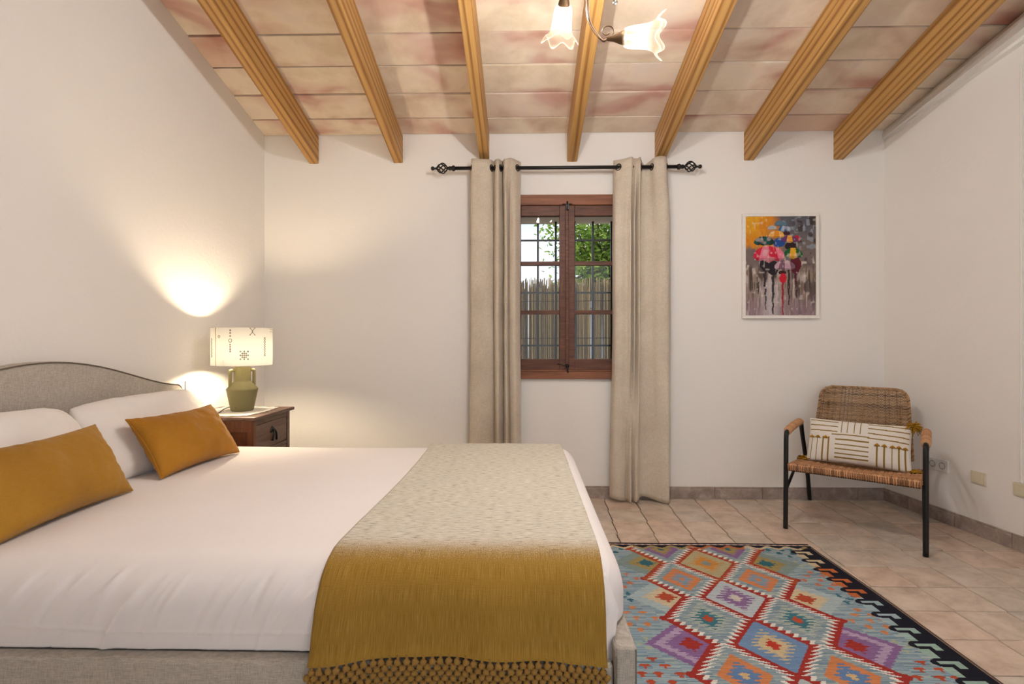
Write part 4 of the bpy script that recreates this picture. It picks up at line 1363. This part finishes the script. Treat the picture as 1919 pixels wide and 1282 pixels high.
# ================================================================== CHAIR
fl, frr = at_z(1472, 990, 0), at_z(1735, 1043, 0)
e1 = frr - fl; CW = float(np.linalg.norm(e1)); e1 /= CW
e2 = np.array([-e1[1], e1[0], 0])
def L3(u, v, z): return fl + e1 * u + e2 * v + UPV * z
chair = thing('rattan_armchair', tuple(L3(CW / 2, .35, 0)), 'rattan armchair with black tube frame standing in the corner', 'chair')
LRD = .0135
def legs(u):
    q = spline([L3(u, 0, 0), L3(u, .008, .2), L3(u, .016, .45), L3(u, .02, .545), L3(u, .034, .572), L3(u, .065, .578)], 40)
    MB().tube(q, LRD, 12).build('front_leg', M['iron'], chair)
    q = spline([L3(u + (.01 if u < .3 else -.01), .735, 0), L3(u + (.01 if u < .3 else -.01), .63, .25), L3(u, .52, .50), L3(u, .49, .56), L3(u, .465, .578)], 30)
    MB().tube(q, LRD, 12).build('rear_leg', M['iron'], chair)
    # wrapped arm
    q = spline([L3(u, .040, .570), L3(u, .10, .582), L3(u, .25, .590), L3(u, .40, .592), L3(u, .475, .584)], 40)
    ar = MB().tube(q, np.concatenate([np.linspace(.016, .021, 6), np.full(28, .022), np.linspace(.021, .018, 6)]), 14)
    ao = ar.build('armrest', M['rattan_wrap'], chair)
    wr = MB()
    for k in range(34):
        c = q[2 + k]; a = np.linspace(0, 2 * math.pi, 17)[:-1]
        rr_ = .0222 if 4 < k < 30 else .0185
        wr.tube(np.stack([c + e1 * rr_ * math.cos(v) + UPV * rr_ * math.sin(v) for v in a]), .0018, 4, closed=True)
    wr.build('wrapping', M['rattan_wrap'], ao)
    MB().tube([L3(u, .006, .225), L3(u + (.012 if u < .3 else -.012), .36, .375)], .009, 8).build('side_brace', M['iron'], chair)
legs(0.0); legs(CW)
MB().tube([L3(.0, .60, .30), L3(CW, .60, .30)], .009, 8).build('rear_stretcher', M['iron'], chair)
for u in (.13, CW - .13):
    MB().tube(spline([L3(u, .60, .30), L3(u, .61, .42), L3(u, .70, .72)], 12), .008, 8).build('back_strut', M['iron'], chair)

def weave(surf, nrow, nrib, r, amp, rib_r, inset):
    """surf(a, b) -> point; rows run along a. inset(b) trims the row ends"""
    mb = MB()
    for i in range(nrow):
        bq = (i + .5) / nrow
        s = inset(bq)
        aa = np.linspace(s, 1 - s, nrib * 3)
        pts = np.array([surf(a, bq) for a in aa])
        nn = np.array([surf(a, bq, True) for a in aa])
        off = amp * np.cos(aa * nrib * math.pi + (i % 2) * math.pi)
        mb.tube(pts + nn * off[:, None], r, 4, caps=False)
    for k in range(nrib + 1):
        a = k / nrib
        bl = [q for q in np.linspace(0, 1, 24) if inset(q) <= a <= 1 - inset(q)]
        if len(bl) > 2: mb.tube([surf(min(max(a, .004), .996), q) for q in bl], rib_r, 5, caps=False)
    return mb
BT, BBm = .815, .40
def back_surf(a, bq, nrm=False):
    z = lerp(BBm, BT, bq)
    v = lerp(.515, .672, bq ** 1.1) + .030 * (1 - (2 * a - 1) ** 2) * (1 - .2 * bq)
    u0 = lerp(.065, .095, bq); u1 = lerp(CW - .065, CW - .095, bq)
    if nrm:
        n_ = -e2 * .93 + UPV * .36
        return n_ / np.linalg.norm(n_)
    return L3(lerp(u0, u1, a), v, z)
def back_in(bq):
    r = .16
    if bq < 1 - r: return 0.0
    t = (bq - (1 - r)) / r
    return .125 * (1 - math.sqrt(max(0, 1 - t * t)))
bk = weave(back_surf, 50, 24, .0038, .0048, .003, back_in)
bko = bk.build('backrest', M['wicker'], chair)
edge = [back_surf(back_in(q), q) for q in np.linspace(0, 1, 50)] + [back_surf(a, 1.0) for a in np.linspace(.13, .87, 30)] + [back_surf(1 - back_in(q), q) for q in np.linspace(1, 0, 50)] + [back_surf(a, 0) for a in np.linspace(1, 0, 30)]
edge = np.array(edge)
eb = MB().tube(edge, .0085, 6, closed=True)
# braid bumps along the edge
seg_ = np.concatenate([[0], np.cumsum(np.linalg.norm(np.diff(edge, axis=0), axis=1))])
for s in np.arange(0, seg_[-1], .013):
    i = min(np.searchsorted(seg_, s), len(edge) - 2)
    p = edge[i]; d = edge[i + 1] - edge[i]; d = d / (np.linalg.norm(d) + 1e-9)
    sd = np.cross(d, back_surf(.5, .5, True))
    eb.tube([p - d * .006 - sd * .008 + e2 * -.006, p + e2 * -.009, p + d * .006 + sd * .008 + e2 * -.006], .0036, 5)
eb.build('braided_edge', M['wicker'], bko)
def seat_surf(a, bq, nrm=False):
    if nrm: return UPV
    v = lerp(.0, .555, bq)
    return L3(lerp(.018, CW - .018, a), v - .012 + .012 * (1 - (2 * a - 1) ** 2) * (1 - bq), .388 - .045 * bq - .022 * (1 - (2 * a - 1) ** 2) * min(1, bq * 4))
sw = weave(seat_surf, 62, 30, .0042, .0045, .003, lambda q: 0.0)
swo = sw.build('seat', M['wicker_seat'], chair)
rim_ = MB()
def rimpath(dz, k=0.0): return np.array([seat_surf(a, 0) + UPV * dz - e2 * (.006 + k) for a in np.linspace(0, 1, 40)])
for dz in (0.0, -.012, -.024): rim_.tube(rimpath(dz), .0065, 6)
for a in np.arange(0.004, 1, .018):
    p = seat_surf(a, 0)
    rim_.tube([p + UPV * .008 - e2 * .002, p - e2 * .0135 - UPV * .002, p - e2 * .0135 - UPV * .024, p - UPV * .034], .0042, 5)
for s in (0, 1):
    for dz in (0, -.012): rim_.tube([seat_surf(s, q) + UPV * dz for q in np.linspace(0, 1, 20)], .0065, 6)
rim_.build('woven_rim', M['wicker_seat'], swo)
bar = MB().tube([seat_surf(a, .02) - UPV * .03 for a in (0, .5, 1)], .009, 8).tube([seat_surf(a, .95) - UPV * .016 for a in (0, .5, 1)], .009, 8)
bar.build('seat_bar', M['iron'], chair)

# striped cushion on the chair
n = 120
cu_c = L3(CW / 2 - .005, .395, .372 + .115)
ce1 = e1 + UPV * -.012; ce1 /= np.linalg.norm(ce1)
ce2 = e2 * .42 + UPV * .91; ce2 -= ce1 * np.dot(ce1, ce2); ce2 /= np.linalg.norm(ce2)
cn = np.cross(ce1, ce2)
ha, hb_ = .272, .142
t = np.linspace(-1, 1, n + 1)
S, T = np.meshgrid(t, t, indexing='ij')
X = ha * S * (1 - .03 * S ** 2 * (1 - T ** 2)); Y = hb_ * T * (1 - .06 * T ** 2 * (1 - S ** 2))
prof = np.clip((1 - S ** 2) * (1 - T ** 2), 0, 1) ** .4
W = np.array([[fbm(X[i, j] * 8, Y[i, j] * 8, 31.0) for j in range(n + 1)] for i in range(n + 1)])
Zc = .062 * prof + .006 * W * prof ** .5
mkc = lambda Z: cu_c + X[..., None] * ce1 + Y[..., None] * ce2 + Z[..., None] * cn
sgrid = (np.arange(n) + .5) / n
SS, TT = np.meshgrid(sgrid, 1 - sgrid, indexing='ij')      # TT: 0 at the top edge
cim = np.ones((n, n, 3)) * lin((236, 230, 220))
olive = lin((150, 122, 62))
def stripe(mask):
    cim[mask] = olive
w_ = .0085
# upper band: three blocks, lower band: three blocks
for q in (.06, .18, .30): stripe((abs(TT - q - .02 * (SS / .3)) < w_ * 1.5) & (SS > .02) & (SS < .31))
for q in (.345, .405, .47, .53): stripe((abs(SS - q) < w_ * .8) & (TT > .02) & (TT < .34))
for q in (.06, .17, .29, .40): stripe((abs(TT - q - .03 * (SS - .6)) < w_ * 1.5) & (SS > .60) & (SS < .985))
stripe((abs(TT - .385) < w_ * 1.3) & (SS > .25) & (SS < .62))
for q in (.045, .105, .165, .225): stripe((abs(SS - q) < w_ * .8) & (TT > .45) & (TT < .99))
for q in (.50, .61, .71, .81, .90): stripe((abs(TT - q) < w_ * 1.5) & (SS > .295) & (SS < .62))
for q in (.69, .76, .83, .89, .95): stripe((abs(SS - q) < w_ * .8) & (TT > .52) & (TT < .99))
ccu = thing('chair_cushion', tuple(L3(CW / 2, .36, .37)), 'white lumbar cushion with olive stripes and mustard tassels on the chair', 'cushion')
mb = MB().grid(mkc(Zc), smooth=True)
o = mb.build('front_cover', M['cushion_print'], ccu)
ca = o.data.color_attributes.new('Col', 'FLOAT_COLOR', 'CORNER')
c4 = np.ones((n * n, 4)); c4[:, :3] = cim[:, ::1].reshape(-1, 3)
ca.data.foreach_set('color', np.repeat(c4, 4, 0).ravel())
MB().grid(mkc(-.05 * prof), flip=True).build('back_cover', M['pillowcase'], ccu)
# little tassels on the stripes and fluffy ones at the corners
def surf_c(s, tt):
    i, j = int(round(s * n)), int(round((1 - tt) * n)); return mkc(Zc)[i, j]
MK = mkc(Zc)
def surf_c(s, tt): return MK[int(round(s * n)), int(round((1 - tt) * n))]
for s, tt in ((.045, .45), (.105, .45), (.19, .45), (.69, .52), (.76, .52), (.83, .52), (.89, .51), (.95, .52)):
    p = surf_c(s, tt); b = MB()
    for k in range(9):
        a = (k - 4) * .22
        b.tube([p + cn * .004 + ce2 * .004, p + cn * .008 + ce1 * .012 * a - ce2 * .006, p + cn * .006 + ce1 * .016 * a - ce2 * .014], .0016, 4)
    b.build('small_tassel', M['tassel'], ccu)
rt_ = random.Random(4)
for s, tt, du in ((0, 1, -1), (1, 1, 1), (1, 0, 1)):
    p = surf_c(s, tt); b = MB()
    main = ce1 * du * (.8 if tt else .35) + ce2 * (-.15 if tt else .1) - e2 * .3
    for k in range(130):
        d = main + np.array([rt_.gauss(0, .55), rt_.gauss(0, .55), rt_.gauss(0, .5)])
        d /= np.linalg.norm(d)
        ln = rt_.uniform(.022, .052)
        q2 = p + d * ln * .6
        q3 = p + d * ln + np.array([0, 0, -.008])
        for q_ in (q2, q3): q_[2] = max(q_[2], .372)
        b.tube([p, q2, q3], .0027, 4)
    b.build('corner_tassel', M['tassel'], ccu)

# ================================================================== RUG
RX0, RX1, RY1, RY0 = .205, 1.568, 2.918, .55
nx, ny = 340, 560
xc_ = np.linspace(RX0, RX1, nx + 1); yc_ = np.linspace(RY0, RY1, ny + 1)
X, Y = np.meshgrid((xc_[1:] + xc_[:-1]) / 2, (yc_[1:] + yc_[:-1]) / 2, indexing='ij')
xcen = .92
u = X - xcen; au = abs(u)
PP = .355
ph = (Y - 2.474) / PP
w = ph - np.floor(ph)
tri = abs(w - .5) * 2                    # 1 at the crossings, 0 at the diamond middles
kd = np.floor(ph).astype(int)            # diamond row: -1 nearest below the first crossing, 0 above it
kn = np.round(ph).astype(int)            # crossing row
rrow = np.random.default_rng(5)
rowj = rrow.random(ny); rown = rrow.random(ny)
row_noise = np.repeat(rowj[None, :], nx, 0)
seg_noise = rrow.random((nx // 12 + 2, ny))[np.arange(nx) // 12]
saw = (Y / .0235) % 1.0
img = np.zeros((nx, ny, 3))
def put(mask, col, jit=0.0):
    img[mask] = lin(col)
blue, pale, teal, red, rust, orange, cream, navy, purple, lilac, khaki, white = (126, 152, 176), (170, 188, 192), (52, 104, 116), (158, 52, 46), (178, 78, 52), (204, 132, 86), (206, 190, 158), (28, 28, 40), (136, 104, 150), (176, 156, 186), (160, 142, 92), (226, 222, 214)
put(np.ones_like(X, bool), (148, 168, 178))
put(seg_noise > .72, (130, 156, 172)); put(seg_noise < .18, (166, 180, 178)); put((seg_noise > .45) & (seg_noise < .53), (108, 134, 150))
jag = (np.floor(Y / .0105) % 2) * .020 + (row_noise - .5) * .012
cb = .137 * (1 - tri); ob = .222 + .13 * tri
# --- outer fields: half diamonds and scattered little motifs
vd = (w - .5) * PP                      # offset from the diamond middle
m_out = abs(au - .30) / .17 + abs(vd) / .165
outc = {0: ((132, 150, 146), khaki, teal), -1: (pale, cream, rust), -2: (lilac, purple, red), -3: (pale, orange, blue), -4: (lilac, purple, red), -5: (pale, cream, teal)}
for k, (c1_, c2_, c3_) in outc.items():
    z_ = (kd == k) & (au > ob)
    put(z_ & (m_out + jag * 3 < 1.0), c1_); put(z_ & (m_out + jag * 4 < .62), c2_ if k != -2 else c2_); put(z_ & (m_out + jag * 3 < .30), c3_)
    put(z_ & (abs(m_out + jag * 2 - .92) < .10), c2_ if k == -2 else c1_)
vn = (ph - kn) * PP
motc = {0: (196, 118, 88), -1: orange, -2: rust, -3: (128, 108, 156), 1: teal, -4: orange, -5: teal}
for k, c1_ in motc.items():
    for (mx, my) in ((.465, 0), (.50, .045), (.43, .045), (.50, -.045), (.43, -.045), (.39, 0), (.465, .085), (.465, -.085), (.52, .0)):
        put((kn == k) & (abs(au - mx) + abs(vn - my) * 1.3 + (jag * .5) < .024), c1_)
for k in range(-6, 2):
    for (mx, my) in ((.47, .0), (.50, .03), (.44, .03), (.50, -.03), (.44, -.03)):
        put((kd == k) & (abs(au - mx - .02) + abs(vd - my) * 1.2 + jag * .5 < .020), (58, 108, 126) if k % 2 else (168, 176, 150))
# --- side hexagons
ins = (au > cb) & (au < ob)
put(ins, (142, 160, 168)); put(ins & (seg_noise > .7), (120, 144, 158)); put(ins & (seg_noise < .2), (172, 182, 176))
m_hex = abs(au - .178) / .118 + abs(vn) / .15
hexc = {0: (orange, (132, 152, 170), orange), -1: ((168, 178, 170), (62, 116, 130), rust), -2: (orange, (98, 130, 172), (210, 180, 130)), 1: (purple, khaki, teal), -3: ((150, 170, 176), (62, 116, 130), rust), -4: (orange, blue, cream), -5: (pale, teal, rust)}
for k, (c1_, c2_, c3_) in hexc.items():
    z_ = (kn == k) & ins
    if k in (0, -2, -4, 1):
        put(z_ & (m_hex < .80), c1_); put(z_ & (m_hex + jag * 7 < .52), c2_); put(z_ & (m_hex + jag * 4 < .18), c3_)
    else:
        put(z_ & (m_hex + jag * 10 < .85), c1_); put(z_ & (m_hex + jag * 12 < .60), c2_); put(z_ & (m_hex + jag * 2 < .22), c3_)
# --- middle diamonds
dmc = {0: ((178, 168, 132), (204, 140, 66), (134, 146, 140)), -1: ((184, 194, 200), (138, 108, 152), (206, 198, 190)), -2: ((112, 142, 178), (200, 182, 144), (182, 58, 44)), -3: ((176, 188, 190), (196, 120, 70), cream), -4: (blue, cream, red), -5: (pale, purple, cream)}
m_dia = au / .137 + abs(vd) / (PP / 2)
for k, (c1_, c2_, c3_) in dmc.items():
    z_ = (kd == k) & (au <= cb)
    put(z_, c1_); put(z_ & (m_dia + jag * 9 < .62), c2_); put(z_ & (m_dia + jag * 3 < .24), c3_)
# --- red combed lines with white teeth
dc = au - cb
r1 = .010 + .034 * saw
nodew = .016 * (tri > .9)
for dd in (dc, ob - au):
    put((dd >= -.004) & (dd < r1 + .014) & (dd > r1 - .012), white)
for dd in (dc, ob - au):
    put((dd >= -.008 - nodew) & (dd < r1 - .004), red)
put((abs(ob - au + .006) < .006), red)
put(((dc >= -.008) & (dc < r1 - .004) | ((ob - au >= -.010) & (ob - au < r1 - .004))) & (Y > 2.40) & (row_noise > .35), (170, 82, 50))
# --- border: navy with hooks
au = np.where(u < 0, au - .066, au)
hk = ((2.84 - Y) / .106); hs = np.floor(hk).astype(int); ht = hk - hs
secs = [cream, cream, (196, 112, 62), (196, 112, 62), (190, 104, 60), (160, 182, 190), (160, 182, 190), (160, 186, 182), (156, 184, 172), (156, 184, 172), (150, 178, 168)]
side = au > .548
edge_in = .548 - .012 * (abs(ht - .5) < .3)
for s_ in range(0, 22):
    put((hs == s_) & (au > .520 + .010 * np.sin(ht * 6.28)) & (au < .60), secs[min(s_, 10)])
put(au > .552, navy)
fing = (abs(ht - .36) < .25 * np.sqrt(np.clip((au - .498) / .03, 0, 1)))
put((au > .498) & fing & (au < .60), navy)
lit = ((abs(ht - .36) < .085) & (au > .522) & (au < .598)) | ((ht > .28) & (ht < .66) & (au > .572) & (au < .600))
for s_ in range(0, 22):
    put((hs == s_) & lit, secs[min(s_, 10)])
put(au > .634, (150, 128, 112)); put(au > .641, (88, 72, 64))
dt = RY1 - Y
scal = .052 + .014 * np.sin(X / .052 * math.pi)
topc = np.where((np.floor((X - .3) / .3) % 3)[..., None] == 0, lin(cream), np.where((np.floor((X - .3) / .3) % 3)[..., None] == 1, lin(khaki), lin((190, 112, 70))))
mk_ = (dt < scal + .022) & (au < .62); img[mk_] = topc[mk_]
put((dt < scal), navy)
put((dt < .030), (176, 140, 130)); put((dt < .030) & ((np.floor(X / .018) % 2) == 0), (206, 192, 180)); put(dt < .018, navy); put(dt < .006, (60, 50, 46))
# yarn irregularity
img *= (0.90 + .18 * row_noise[..., None]) * (.95 + .1 * rrow.random((nx // 4 + 1, ny))[np.arange(nx) // 4][..., None])
P = np.zeros((nx + 1, ny + 1, 3))
P[..., 0] = xc_[:, None]; P[..., 1] = yc_[None, :]
P[..., 2] = .0065 + .0012 * np.sin(xc_ * 7)[:, None] * np.sin(yc_ * 5)[None, :]
P[..., 0] += (.003 * np.sin(yc_ * 6))[None, :]
rug = colour_grid(P, np.clip(img, 0, 1), 'kilim_rug', M['rug'], origin=((RX0 + RX1) / 2, (RY0 + RY1) / 2, 0))
so = rug.modifiers.new('thickness', 'SOLIDIFY'); so.thickness = .005; so.offset = -1
tag(rug, 'colourful flat woven kilim rug with diamond lattice at the bed foot', 'rug')
